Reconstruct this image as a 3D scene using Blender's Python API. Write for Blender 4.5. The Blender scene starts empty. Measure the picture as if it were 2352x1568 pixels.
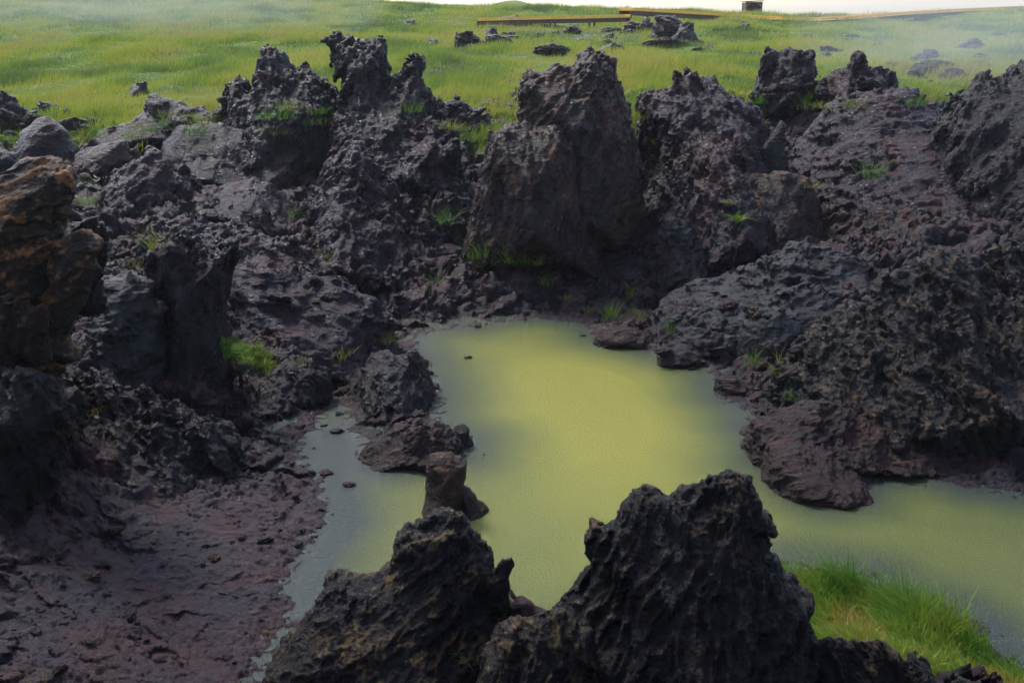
import bpy, math, random
import numpy as np
from mathutils import Vector
rnd = random.Random(7)
RN = np.random.default_rng(11)
scene = bpy.context.scene
COL = scene.collection

# ------------------------------------------------------------------ camera
CAMZ, FPX, TH = 6.0, 2288.0, math.radians(18.24)
cam_d = bpy.data.cameras.new('camera'); cam_d.lens = 35.02; cam_d.sensor_width = 36
cam_d.clip_start = 0.1; cam_d.clip_end = 5000
cam = bpy.data.objects.new('camera', cam_d); COL.objects.link(cam)
cam.location = (0, 0, CAMZ); cam.rotation_euler = (math.pi/2 - TH, 0, 0)
scene.camera = cam

# ------------------------------------------------------------------ sky, sun, exposure
SUN_EL, SUN_ROT = math.radians(52), math.radians(-35)      # behind the scene, to the left
world = bpy.data.worlds.new('World'); scene.world = world; world.use_nodes = True
wn = world.node_tree.nodes; wl = world.node_tree.links
bg = wn['Background']
sky = wn.new('ShaderNodeTexSky'); sky.sky_type = 'NISHITA'; sky.sun_disc = False
sky.sun_elevation = SUN_EL; sky.sun_rotation = SUN_ROT
sky.air_density = 1.0; sky.dust_density = 1.5; sky.ozone_density = 1.0
hs = wn.new('ShaderNodeHueSaturation'); hs.inputs['Saturation'].default_value = 0.82
wl.new(sky.outputs[0], hs.inputs['Color']); wl.new(hs.outputs[0], bg.inputs['Color'])
bg.inputs['Strength'].default_value = 0.12
sun_d = bpy.data.lights.new('sun', 'SUN'); sun_d.energy = 1.2; sun_d.angle = math.radians(14)
sun_d.color = (1.0, 0.96, 0.9)
sun = bpy.data.objects.new('sun', sun_d); COL.objects.link(sun)
sd = Vector((math.sin(SUN_ROT)*math.cos(SUN_EL), math.cos(SUN_ROT)*math.cos(SUN_EL), math.sin(SUN_EL)))
sun.rotation_euler = sd.to_track_quat('Z', 'Y').to_euler()
sun.location = sd*60
vs = scene.view_settings
vs.view_transform = 'Standard'; vs.look = 'None'; vs.exposure = 1.35; vs.gamma = 1.0
scene.cycles.max_bounces = 5; scene.cycles.diffuse_bounces = 3; scene.cycles.glossy_bounces = 3
scene.cycles.volume_bounces = 0; scene.cycles.use_denoising = True

# ------------------------------------------------------------------ pixel rays (photo seen 2352 wide)
CT, ST = math.cos(TH), math.sin(TH)
def ray(px, py):
    a = (px-1176)/FPX; b = (784-py)/FPX
    return a, CT+b*ST, -ST+b*CT
def at_y(px, py, Y):
    a, dy, dz = ray(px, py); t = Y/dy
    return a*t, Y, CAMZ+dz*t
def at_z(px, py, Z=0.0):
    a, dy, dz = ray(px, py); t = (Z-CAMZ)/dz
    return a*t, dy*t, Z

# ------------------------------------------------------------------ numpy noise
_P = np.random.default_rng(3).permutation(256).astype(np.int32); _P = np.concatenate([_P, _P, _P])
_G = np.random.default_rng(4).normal(size=(256, 3)).astype(np.float32)
_G /= np.linalg.norm(_G, axis=1)[:, None]
_G *= 1.6
def pn(x, y, z):
    x = np.asarray(x, np.float32).ravel(); y = np.asarray(y, np.float32).ravel(); z = np.asarray(z, np.float32).ravel()
    n = len(x); out = np.empty(n, np.float32)
    for s in range(0, n, 400000):
        a, b, c = x[s:s+400000], y[s:s+400000], z[s:s+400000]
        fx, fy, fz = np.floor(a), np.floor(b), np.floor(c)
        X = fx.astype(np.int32) & 255; Y = fy.astype(np.int32) & 255; Z = fz.astype(np.int32) & 255
        a = a-fx; b = b-fy; c = c-fz
        u = a*a*a*(a*(a*6-15)+10); v = b*b*b*(b*(b*6-15)+10); w = c*c*c*(c*(c*6-15)+10)
        r = 0
        for i in (0, 1):
            pi = _P[X+i]; wx = u if i else 1-u
            for j in (0, 1):
                pj = _P[pi+Y+j]; wy = wx*(v if j else 1-v)
                for k in (0, 1):
                    g = _G[_P[pj+Z+k]]
                    r = r + (wy*(w if k else 1-w))*(g[:, 0]*(a-i)+g[:, 1]*(b-j)+g[:, 2]*(c-k))
        out[s:s+400000] = r
    return out
def fbm(p, f, o, gain=0.5, seed=0.0, ridge=False, sc=(1, 1, 1)):
    r = 0; a = 1.0; tot = 0
    for i in range(o):
        k = f*2.03**i
        n = pn(p[0]*k*sc[0]+seed+i*7.3, p[1]*k*sc[1]+seed*1.7+i*3.1, p[2]*k*sc[2]-seed+i*5.9)
        if ridge: n = 1-2*np.abs(n)*1.25
        r = r+a*n; tot += a; a *= gain
    return r/tot
def sstep(a, b, x):
    t = np.clip((x-a)/(b-a), 0, 1); return t*t*(3-2*t)

_H = np.random.default_rng(5).random((4096, 7)).astype(np.float32)
def facets(x, y, z, cell):
    """broken-rock relief: every voronoi cell is a randomly tilted plane; returns height (about -1..1) and a tint per cell"""
    n = len(x); out = np.empty(n, np.float32); tint = np.empty(n, np.float32)
    for s in range(0, n, 300000):
        p = np.stack([x[s:s+300000], y[s:s+300000], z[s:s+300000]], 1).astype(np.float32)/cell
        b = np.floor(p-0.5).astype(np.int32); best = np.full(len(p), 1e9, np.float32)
        sec = best.copy(); bh = np.zeros(len(p), np.int32); bd = np.zeros_like(p)
        for i in (0, 1):
            for j in (0, 1):
                for k in (0, 1):
                    c = b+np.array([i, j, k], np.int32)
                    h = (c[:, 0]*73856093 ^ c[:, 1]*19349663 ^ c[:, 2]*83492791) & 4095
                    d = p-(c+0.15+0.7*_H[h, :3]); q = (d*d).sum(1)
                    m = q < best; sec = np.where(m, best, np.minimum(sec, q))
                    best = np.where(m, q, best); bh = np.where(m, h, bh); bd[m] = d[m]
        r = _H[bh]
        pl = (bd*(r[:, 3:6]*2-1)).sum(1)*1.3+(r[:, 6]-0.5)*0.9
        crack = np.clip((np.sqrt(sec)-np.sqrt(best))*3.5, 0, 1)
        out[s:s+300000] = pl+0.45*(crack-1); tint[s:s+300000] = r[:, 6]
    return out, tint

def poly_sd(x, y, P):
    """signed distance to polygon P, negative inside"""
    d = np.full(x.shape, 1e9, np.float32); ins = np.zeros(x.shape, bool); n = len(P)
    for i in range(n):
        ax, ay = P[i]; bx, by = P[(i+1) % n]
        ex, ey = bx-ax, by-ay; wx, wy = x-ax, y-ay
        t = np.clip((wx*ex+wy*ey)/(ex*ex+ey*ey+1e-9), 0, 1)
        d = np.minimum(d, (wx-ex*t)**2+(wy-ey*t)**2)
        c = ((ay <= y) & (by > y)) | ((by <= y) & (ay > y))
        if abs(ey) > 1e-9: ins ^= c & (x < ax+(y-ay)*ex/ey)
    d = np.sqrt(d); return np.where(ins, -d, d)

# ------------------------------------------------------------------ object helpers
def tag(o, label=None, cat=None, group=None, kind=None):
    if label: o['label'] = label
    if cat: o['category'] = cat
    if group: o['group'] = group
    if kind: o['kind'] = kind
    return o
def mesh_np(name, V, F, mat, smooth=True, attrs=None):
    """F: (n,k) int array, all faces with k corners"""
    m = bpy.data.meshes.new(name); n, k = F.shape
    m.vertices.add(len(V)); m.vertices.foreach_set('co', np.asarray(V, np.float32).ravel())
    m.loops.add(n*k); m.loops.foreach_set('vertex_index', F.astype(np.int32).ravel())
    m.polygons.add(n); m.polygons.foreach_set('loop_start', np.arange(0, n*k, k, dtype=np.int32))
    m.update(calc_edges=True)
    m.polygons.foreach_set('use_smooth', np.full(n, smooth, bool))
    for an, av in (attrs or {}).items():
        a = m.attributes.new(an, 'FLOAT', 'POINT'); a.data.foreach_set('value', np.asarray(av, np.float32))
    m.materials.append(mat)
    return m
def obj_np(name, V, F, mat, parent=None, loc=(0, 0, 0), **kw):
    o = bpy.data.objects.new(name, mesh_np(name, V, F, mat, **kw)); COL.objects.link(o)
    o.location = loc
    if parent: o.parent = parent
    return o
def boxes(name, bl, mat, parent=None, loc=(0, 0, 0)):
    """bl: list of (center, half sizes, matrix3 or None) -> one mesh"""
    V = []; F = []
    C = np.array([[x, y, z] for x in (-1, 1) for y in (-1, 1) for z in (-1, 1)], float)
    Q = [(0, 1, 3, 2), (4, 6, 7, 5), (0, 4, 5, 1), (2, 3, 7, 6), (0, 2, 6, 4), (1, 5, 7, 3)]
    for c, h, M in bl:
        P = C*np.array(h)
        if M is not None: P = P@np.array(M).T
        b = len(V)*1; V.extend((P+np.array(c)).tolist()); F.extend([[b+i for i in q] for q in Q])
    return obj_np(name, np.array(V), np.array(F), mat, parent, loc, smooth=False)

# ------------------------------------------------------------------ materials
def new_mat(name):
    m = bpy.data.materials.new(name); m.use_nodes = True
    nt = m.node_tree; return m, nt.nodes, nt.links, nt.nodes['Principled BSDF']
def N(nodes, t, **kw):
    n = nodes.new(t)
    for k, v in kw.items():
        if hasattr(n, k): setattr(n, k, v)
        else: n.inputs[k.replace('_', ' ')].default_value = v
    return n
def ramp(nodes, links, src, stops, interp='LINEAR'):
    r = nodes.new('ShaderNodeValToRGB'); r.color_ramp.interpolation = interp
    e = r.color_ramp.elements
    while len(e) < len(stops): e.new(0.5)
    for i, (p, c) in enumerate(stops):
        e[i].position = p; e[i].color = (c[0], c[1], c[2], 1) if hasattr(c, '__len__') else (c, c, c, 1)
    links.new(src, r.inputs[0]); return r
def mixc(nodes, links, f, a, b):
    m = nodes.new('ShaderNodeMix'); m.data_type = 'RGBA'
    for s, v in ((0, f), (6, a), (7, b)):
        if hasattr(v, 'is_linked') or hasattr(v, 'links'): links.new(v, m.inputs[s])
        elif hasattr(v, '__len__'): m.inputs[s].default_value = (*v, 1)
        else: m.inputs[s].default_value = v
    return m.outputs[2]
def noise(nodes, links, vec, scale, detail=6, rough=0.6, dist=0.0):
    n = nodes.new('ShaderNodeTexNoise'); n.inputs['Scale'].default_value = scale
    n.inputs['Detail'].default_value = detail; n.inputs['Roughness'].default_value = rough
    n.inputs['Distortion'].default_value = dist; links.new(vec, n.inputs['Vector']); return n.outputs[0]

PURPLE = (0.082, 0.030, 0.066); GREY = (0.026, 0.032, 0.052); RED = (0.15, 0.036, 0.032)
BLACK = (0.016, 0.014, 0.018); OCHRE = (0.26, 0.115, 0.032); LICHEN = (0.14, 0.105, 0.035)
def rock_nodes(nodes, links, bsdf, c1, c2, c3, lich=None, lich_amt=0.0, scale=1.0, rough=(0.13, 0.55), bump=1.0, bscale=1.0):
    geo = nodes.new('ShaderNodeNewGeometry'); pos = geo.outputs['Position']
    n1 = noise(nodes, links, pos, 0.9*scale, 5, 0.62, 0.6)
    n2 = noise(nodes, links, pos, 3.1*scale, 6, 0.65, 0.3)
    n3 = noise(nodes, links, pos, 14.0*scale, 6, 0.7)
    a = mixc(nodes, links, ramp(nodes, links, n1, [(0.40, 0), (0.60, 1)]).outputs[0], c1, c2)
    b = mixc(nodes, links, ramp(nodes, links, n2, [(0.50, 0), (0.66, 1)]).outputs[0], a, c3)
    n0 = noise(nodes, links, pos, 0.33*scale, 3, 0.6, 0.8)
    b = mixc(nodes, links, ramp(nodes, links, n0, [(0.52, 0), (0.66, 0.55)]).outputs[0], b, tuple(v*1.15 for v in (c3 if c3[0] > 1.3*c3[2] else RED)))
    mv = nodes.new('ShaderNodeMapRange'); mv.inputs[1].default_value = 0.3; mv.inputs[2].default_value = 0.7
    mv.inputs[3].default_value = 0.55; mv.inputs[4].default_value = 1.5; links.new(n3, mv.inputs[0])
    vm = nodes.new('ShaderNodeVectorMath'); vm.operation = 'SCALE'
    links.new(b, vm.inputs[0]); links.new(mv.outputs[0], vm.inputs['Scale'])
    ta = nodes.new('ShaderNodeAttribute'); ta.attribute_name = 'tint'
    tr = ramp(nodes, links, ta.outputs['Fac'], [(0.25, (0.80, 0.74, 0.80)), (0.45, (0.85, 0.95, 1.10)), (0.6, (1.12, 0.98, 1.02)), (0.78, (1.75, 1.15, 1.10))])
    tm = nodes.new('ShaderNodeVectorMath'); tm.operation = 'MULTIPLY'; links.new(vm.outputs[0], tm.inputs[0]); links.new(tr.outputs[0], tm.inputs[1])
    sc_ = nodes.new('ShaderNodeVectorMath'); sc_.operation = 'SCALE'; sc_.inputs['Scale'].default_value = 0.185; links.new(tm.outputs[0], sc_.inputs[0])
    col = sc_.outputs[0]
    if lich:
        lich = tuple(0.5*v for v in lich)
        at = nodes.new('ShaderNodeAttribute'); at.attribute_name = 'proud'
        ml = nodes.new('ShaderNodeMath'); ml.operation = 'MULTIPLY_ADD'; links.new(at.outputs['Fac'], ml.inputs[0])
        ml.inputs[1].default_value = 0.5
        mq = nodes.new('ShaderNodeMix'); mq.inputs[0].default_value = 0.45; links.new(n2, mq.inputs[2]); links.new(n3, mq.inputs[3]); links.new(mq.outputs[0], ml.inputs[2])
        lr = ramp(nodes, links, ml.outputs[0], [(0.80-lich_amt, 0), (0.92-lich_amt, 1)])
        col = mixc(nodes, links, lr.outputs[0], col, lich)
    rr = nodes.new('ShaderNodeMapRange'); rr.inputs[1].default_value = 0.35; rr.inputs[2].default_value = 0.65
    rr.inputs[3].default_value = rough[0]; rr.inputs[4].default_value = rough[1]; links.new(n2, rr.inputs[0])
    n4 = noise(nodes, links, pos, 30.0*bscale, 8, 0.68, 0.3)
    mp = nodes.new('ShaderNodeMapping'); mp.inputs['Rotation'].default_value = (0.3, 0.7, 0.5); mp.inputs['Scale'].default_value = (0.45, 1.0, 1.2); links.new(pos, mp.inputs['Vector'])
    vo = nodes.new('ShaderNodeTexNoise'); vo.noise_type = 'RIDGED_MULTIFRACTAL'; vo.normalize = True; vo.inputs['Scale'].default_value = 7.5*bscale; vo.inputs['Detail'].default_value = 7; vo.inputs['Distortion'].default_value = 0.5; links.new(mp.outputs[0], vo.inputs['Vector'])
    b1 = nodes.new('ShaderNodeBump'); b1.inputs['Strength'].default_value = bump; b1.inputs['Distance'].default_value = 0.045/bscale
    links.new(n4, b1.inputs['Height'])
    b2 = nodes.new('ShaderNodeBump'); b2.inputs['Strength'].default_value = bump*0.6; b2.inputs['Distance'].default_value = 0.10/bscale
    links.new(vo.outputs[0], b2.inputs['Height']); links.new(b1.outputs[0], b2.inputs['Normal'])
    return col, rr.outputs[0], b2.outputs[0], n1, n2, n3, pos
def rock_mat(name, *a, **k):
    m, nodes, links, bsdf = new_mat(name)
    col, ro, nm = rock_nodes(nodes, links, bsdf, *a, **k)[:3]
    links.new(col, bsdf.inputs['Base Color']); links.new(ro, bsdf.inputs['Roughness']); links.new(nm, bsdf.inputs['Normal'])
    bsdf.inputs['Specular IOR Level'].default_value = 0.30
    return m
MAT = {
 'purple': rock_mat('purple_lava', PURPLE, (0.052, 0.036, 0.082), RED, lich=(0.09, 0.08, 0.05), lich_amt=-0.05),
 'dark': rock_mat('dark_lava', (0.036, 0.022, 0.036), (0.034, 0.034, 0.056), (0.080, 0.030, 0.034), lich=(0.085, 0.075, 0.05), lich_amt=-0.03),
 'brown': rock_mat('brown_lava', (0.085, 0.034, 0.028), (0.046, 0.024, 0.032), (0.20, 0.064, 0.034), lich=(0.24, 0.11, 0.05), lich_amt=0.12),
 'grey': rock_mat('blue_grey_lava', GREY, (0.034, 0.042, 0.064), (0.052, 0.030, 0.048), lich=(0.10, 0.10, 0.07), lich_amt=-0.03, rough=(0.30, 0.6), bump=0.7),
 'red': rock_mat('red_lava', (0.105, 0.036, 0.034), (0.060, 0.030, 0.040), (0.15, 0.044, 0.032), rough=(0.24, 0.5)),
 'black': rock_mat('black_lava', BLACK, (0.026, 0.024, 0.032), (0.048, 0.022, 0.022), lich=(0.20, 0.11, 0.05), lich_amt=0.11),
 'orange': rock_mat('ochre_lava', (0.05, 0.034, 0.030), (0.075, 0.045, 0.03), (0.04, 0.03, 0.03), lich=(0.42, 0.175, 0.055), lich_amt=0.22, rough=(0.4, 0.65)),
 'crust': rock_mat('crusted_lava', (0.034, 0.029, 0.034), (0.050, 0.040, 0.050), (0.060, 0.036, 0.038), lich=(0.24, 0.15, 0.048), lich_amt=0.14),
}

def ground_mat():
    m, nodes, links, bsdf = new_mat('volcanic_ground')
    col, ro, nm, n1, n2, n3, pos = rock_nodes(nodes, links, bsdf, PURPLE, (0.060, 0.052, 0.062), RED, rough=(0.30, 0.55), lich=(0.08, 0.07, 0.05), lich_amt=-0.05)
    at = nodes.new('ShaderNodeAttribute'); at.attribute_name = 'grassy'
    mud = nodes.new('ShaderNodeAttribute'); mud.attribute_name = 'mud'
    c = mixc(nodes, links, mud.outputs['Fac'], col, mixc(nodes, links, ramp(nodes, links, n1, [(0.42, 0), (0.58, 1)]).outputs[0], (0.029, 0.019, 0.028), (0.044, 0.018, 0.022)))
    g = ramp(nodes, links, n1, [(0.35, (0.045, 0.10, 0.012)), (0.5, (0.11, 0.17, 0.016)), (0.65, (0.18, 0.19, 0.022))])
    c = mixc(nodes, links, at.outputs['Fac'], c, g.outputs[0])
    rm = nodes.new('ShaderNodeMix'); links.new(at.outputs['Fac'], rm.inputs[0]); links.new(ro, rm.inputs[2]); rm.inputs[3].default_value = 0.9
    bsdf.inputs['Specular IOR Level'].default_value = 0.30
    links.new(c, bsdf.inputs['Base Color']); links.new(rm.outputs[0], bsdf.inputs['Roughness']); links.new(nm, bsdf.inputs['Normal'])
    return m
GROUND = ground_mat()

# ------------------------------------------------------------------ pond outline on z = 0
POND_PX = [(950,775),(985,762),(1090,748),(1160,736),(1240,732),(1330,742),(1380,775),(1480,800),(1590,835),(1640,860),(1660,910),(1718,948),
 (1722,985),(1752,1025),(1750,1060),(1790,1078),(1835,1122),(1885,1152),(1960,1140),(1990,1105),(2100,1088),(2220,1118),(2352,1135),(2600,1180),(2900,1300),
 (2800,1700),(2480,1620),(2352,1545),(2260,1450),(2190,1400),(2060,1372),(2010,1320),(1900,1300),(1800,1295),(1700,1380),(1500,1480),(1350,1500),(1200,1500),(1000,1480),(760,1500),
 (690,1420),(640,1500),(600,1620),(560,1620),(600,1480),(640,1425),(665,1395),(650,1330),(700,1250),(742,1200),(735,1150),(738,1100),(700,1045),(690,1015),(730,980),(750,945),(765,925),(790,930),
 (800,975),(830,1010),(825,1050),(900,1066),(1000,1066),(1060,1050),(1078,1005),(1040,985),(1000,960),(1015,920),(1000,880),(985,840),(965,810)]
POND = [at_z(*p)[:2] for p in POND_PX]

# ------------------------------------------------------------------ terrain height
CP = [  # px, py, distance
 (1150,600,21.8),(1000,625,21.6),(1300,640,21.4),(1430,680,20.6),(1050,520,23.3),(1250,545,23.3),(1450,540,23.3),(620,500,22.5),(750,650,20),
 (600,750,17.5),(450,980,13.4),(300,1200,10.8),(100,1400,8.5),(100,1560,7.5),(500,1500,8.3),(150,1000,11.5),(80,1250,9.5),(200,850,13),(250,620,17),
 (300,480,21),(100,450,22),(50,330,29),(300,300,30),(500,290,31),(1100,275,32),(1450,265,31),(1720,228,32),(1900,300,29),(2100,235,33),(2340,180,37),
 (2000,500,23),(2200,450,23.5),(1700,600,22),(1600,720,19.6),(1800,800,17.5),(2000,580,19.8),(1900,690,18.3),(2300,600,18),(1780,880,15.6),(1560,790,17.6),(1690,850,16.2),(2150,900,14.6),(2350,950,14),
 (0,0,90),(-200,0,85),(0,150,50),(300,60,70),(600,100,60),(580,-4,112),(900,12,112),(1180,22,112),(1440,27,112),(1700,37,112),(1850,40,110),(2100,30,112),(2352,18,112),(2600,10,112),(2300,100,60),
 (1100,200,38),(1500,130,50),(1800,105,56),(2200,62,85),(1440,60,80),(1100,60,82),(800,150,45),(400,220,38),(100,240,36),(1850,70,78),(2050,62,86),(2250,50,98),(1600,60,80),
 (0,-12,105),(-300,-20,105),(2600,150,42),(2600,500,22),(-200,450,22),(-200,900,12),(2600,950,14)]
pts = [at_y(*c) for c in CP]
pts += [(-3.5,5,.9),(-1.5,5,1.0),(1,5,1.2),(3,5.3,1.3),(5,6,1.3),(-5,7,.5),(3,7.6,.5),(4.5,7.2,.45),(5.2,8.0,.2),(0,3.3,2.4),(-2,3.3,2.4),(2,3.3,2.6),(0,2,3.8),(7,6,1.5),(-8,7,1.5),(-4,2.5,3.4),(4,2.5,3.4),
        (-90,130,7),(0,135,4.8),(60,135,4),(90,160,2.5),(0,300,0),(-200,300,0),(200,300,0)]
def uv(x, y):
    yy = np.maximum(y, 2.0)
    return np.clip(x/yy, -0.9, 0.9)*3.0, np.log(yy)*2.6
pc = np.array(pts); cu, cv = uv(pc[:, 0], pc[:, 1])
def _tps(r2): return r2*np.log(r2+1e-9)
K = _tps((cu[:, None]-cu)**2+(cv[:, None]-cv)**2)+np.eye(len(cu))*0.01
PM = np.stack([np.ones(len(cu)), cu, cv], 1)
A = np.block([[K, PM], [PM.T, np.zeros((3, 3))]])
W = np.linalg.solve(A, np.concatenate([pc[:, 2], np.zeros(3)]))
def base_h(x, y):
    u, v = uv(x, y); r = W[-3]+W[-2]*u+W[-1]*v
    for i in range(len(cu)): r = r+W[i]*_tps((u-cu[i])**2+(v-cv[i])**2)
    return r
def grass_mask(x, y):
    n = pn(x*0.35, y*0.35, x*0+3.3); n2 = pn(x*0.09+4, y*0.05, x*0+9.1)
    u = x/np.maximum(y, 1)
    px = 1176+u*2288/1.0
    edge = np.interp(px, [-200, 150, 350, 500, 700, 1020, 1120, 1200, 1450, 1700, 1800, 2150, 2300, 2600], [28, 28.5, 27.2, 28.5, 30, 30, 28.2, 29, 28.5, 29, 32, 33, 35, 39])
    m = sstep(-1.2, 1.2, y-edge+1.8*n)
    # bare lava patches on the hill
    for cx, cy, rx, ry, s in ((1330, 78, 4.5, 9, 1.0), (1150, 70, 3, 6, .6), (1110, 150, 2.5, 5, .5), (1500, 75, 3, 7, .5), (1180, 64, 8, 1.6, .8), (1450, 60, 9, 1.5, .8)):
        X, Y, _ = at_y(cx, cy, np.interp(cy, [40, 60, 80, 100, 130, 200], [100, 88, 70, 62, 50, 38]))
        q = ((x-X)/rx)**2+((y-Y)/ry)**2
        m = m*(1-0.55*s*sstep(1.2, 0.3, q+0.6*n))
    bare = sstep(0.25, 0.5, n+0.6*n2)*sstep(52, 34, y)*0.3
    return m*(1-bare)
def height(x, y, detail=True):
    d = poly_sd(x+0.0, y, POND)
    wob = 0.035*pn(x*19, y*19, x*0+2)+0.10*pn(x*1.3, y*1.3, x*0)+0.06*pn(x*3.7, y*3.7, x*0+5)+0.03*pn(x*9, y*9, x*0+5)
    d = d+wob
    hb = np.maximum(base_h(x, y), 0.08)
    land = hb*sstep(-0.1, 1.6, d)+0.05*sstep(0, 0.25, d)
    z = np.where(d > 0, land, -0.35*sstep(0, 0.7, -d))
    mud = sstep(-0.2, -2.0, x+0.12*(y-10))*sstep(12.8, 11.0, y+0.5*pn(x*.8, y*.8, x*0+2))*sstep(-5.6, -4.4, x)
    gm = grass_mask(x, y)
    far = sstep(28, 40, y)
    if detail:
        rough = (1-0.80*mud)*(1-0.9*far)*sstep(-0.05, 1.0, d)
        Z = x*0
        r1 = fbm((x, y, Z), 0.45, 3, 0.5, 1.0, True)
        r2 = fbm((x, y, Z), 1.5, 4, 0.55, 2.0, True)
        r3 = fbm((x, y, Z), 6.0, 4, 0.6, 3.0)
        z = z+rough*(0.42*(r1-0.45)+0.20*(r2-0.45))+(0.5*rough+0.12*sstep(-.05, .3, d)*(1-far))*0.13*r3
        z = z+far*(0.5*pn(x*.12, y*.09, Z+8)+0.22*pn(x*.5, y*.35, Z+4)*(1-0.4*gm)+0.1*r3*(1-gm))*sstep(118, 95, y)
        z = z+0.075*np.exp(-((d-0.1)/0.38)**2)*(fbm((x, y, Z), 4.2, 4, 0.6, 21, True)-0.5)*(y < 30)
        z = np.where(d > 0.6, np.maximum(z, 0.02+0.03*r3), z)
        z = np.where(mud*(d > 0) > 0.3, z+0.03*fbm((x, y, Z), 4.5, 3, 0.6, 9.0, True), z)
    return z, gm*(1-0), mud*(d > 0), d

SURF = []
def build_terrain():
    e = 0.0019
    az = np.concatenate([np.linspace(-1.25, -0.56, 90, endpoint=False), np.arange(-0.56, 0.56, e), np.linspace(0.56, 1.25, 90)])
    lr = [math.log(1.0)]
    while lr[-1] < math.log(900):
        r = math.exp(lr[-1]); st = 0.03 if r < 5.5 else (e*1.05 if r < 34 else (0.0035 if r < 130 else 0.08)); lr.append(lr[-1]+st)
    R = np.exp(np.array(lr)); Aa, RR = np.meshgrid(az, R)
    x = (RR*np.sin(Aa)).astype(np.float32).ravel(); y = (RR*np.cos(Aa)).astype(np.float32).ravel()
    z, gm, mud, d = height(x, y)
    z = z.astype(np.float32)
    # shelves and overhangs: push points sideways as well
    k = sstep(0.3, 1.5, d)*(1-0.75*mud)*sstep(36, 28, y)*sstep(3, 6, y)
    p = (x, y, z*1.6)
    x2 = x+k*(0.22*fbm(p, 0.9, 3, 0.5, 11)+0.09*fbm(p, 4.0, 3, 0.6, 12))
    y2 = y+k*(0.30*fbm(p, 0.9, 3, 0.5, 13)+0.11*fbm(p, 4.0, 3, 0.6, 14))
    z2 = z+k*0.07*fbm(p, 3.2, 4, 0.6, 15, True)
    kk = sstep(0.02, 0.5, d)*sstep(40, 30, y)*sstep(2, 6, y)*(np.abs(x) < y*0.75+1)
    sel = np.where(kk > 0.01)[0]; tint = np.full(len(x), 0.5, np.float32)
    w = 0.18*pn(x2[sel]*2.2, y2[sel]*2.2, z2[sel]*2.2)
    f1, t1 = facets(x2[sel]+w, y2[sel]-w, z2[sel]*1.3+w, 0.62); f2, t2 = facets(x2[sel]+0.4*w, y2[sel]+0.4*w, z2[sel], 0.21)
    f3, t3 = facets(x2[sel]+0.3*w, y2[sel], z2[sel]*1.2, 0.085)
    km = (kk*(1-0.85*mud))[sel]; kf = kk[sel]*(1-0.5*mud[sel])
    rm = 0.25+0.75*sstep(-.25, .3, pn(x2[sel]*.7, y2[sel]*.7, z2[sel]*.7+31))
    z2[sel] += 0.12*km*f1+(0.055*kf*f2+0.024*kf*f3)*rm
    x2[sel] += 0.05*km*f1+0.02*kf*(t2-0.5); y2[sel] -= 0.10*km*f1+0.035*kf*f2
    z2[sel] = np.maximum(z2[sel], np.where(d[sel] > 0.6, 0.015, -0.05))
    tint[sel] = 0.5*t1+0.35*t2+0.15*t3
    rm = 0.25+0.75*sstep(-.25, .3, pn(x2[sel]*.7, y2[sel]*.7, z2[sel]*.7+31))
    dd = sstep(-.15, .15, pn(x2[sel]*.25, y2[sel]*.25, x2[sel]*0+17))
    for a_, wt in ((0.6, dd), (-0.7, 1-dd)):
        ca, sa = math.cos(a_), math.sin(a_); X_ = x2[sel]+1.2*w; Y_ = y2[sel]-w
        z2[sel] += wt*km*0.12*(fbm((X_*ca+Y_*sa, -X_*sa+Y_*ca, z2[sel]), 1.9, 5, 0.58, 77, True, (0.4, 1.1, 1.1))-0.4)
    V = np.stack([x2, y2, z2], 1)
    nr, na = RR.shape
    I = np.arange(nr*na).reshape(nr, na)
    F = np.stack([I[:-1, :-1], I[:-1, 1:], I[1:, 1:], I[1:, :-1]], -1).reshape(-1, 4)
    # the ground behind the viewer closes the sheet
    o = obj_np('ground', V, F, GROUND, attrs={'grassy': gm, 'mud': mud, 'tint': tint})
    SURF.append(V)
    tag(o, kind='structure')
    return o
build_terrain()
# land behind the viewer
def back_land():
    n = 40
    xs = np.linspace(-400, 400, 81); ys = np.linspace(-400, 1.2, 60)
    X, Y = np.meshgrid(xs, ys); X = X.ravel(); Y = Y.ravel()
    Z = 3.6+0.25*pn(X*.3, Y*.3, X*0)-np.clip((np.abs(X)-3)*0.02, 0, 1)-0.6*sstep(-1, 1.2, Y)
    I = np.arange(len(X)).reshape(60, 81)
    F = np.stack([I[:-1, :-1], I[:-1, 1:], I[1:, 1:], I[1:, :-1]], -1).reshape(-1, 4)
    tag(obj_np('ground_behind', np.stack([X, Y, Z], 1), F, GROUND, attrs={'grassy': X*0+.8, 'mud': X*0, 'tint': X*0+.5}), kind='structure')

back_land()

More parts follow.
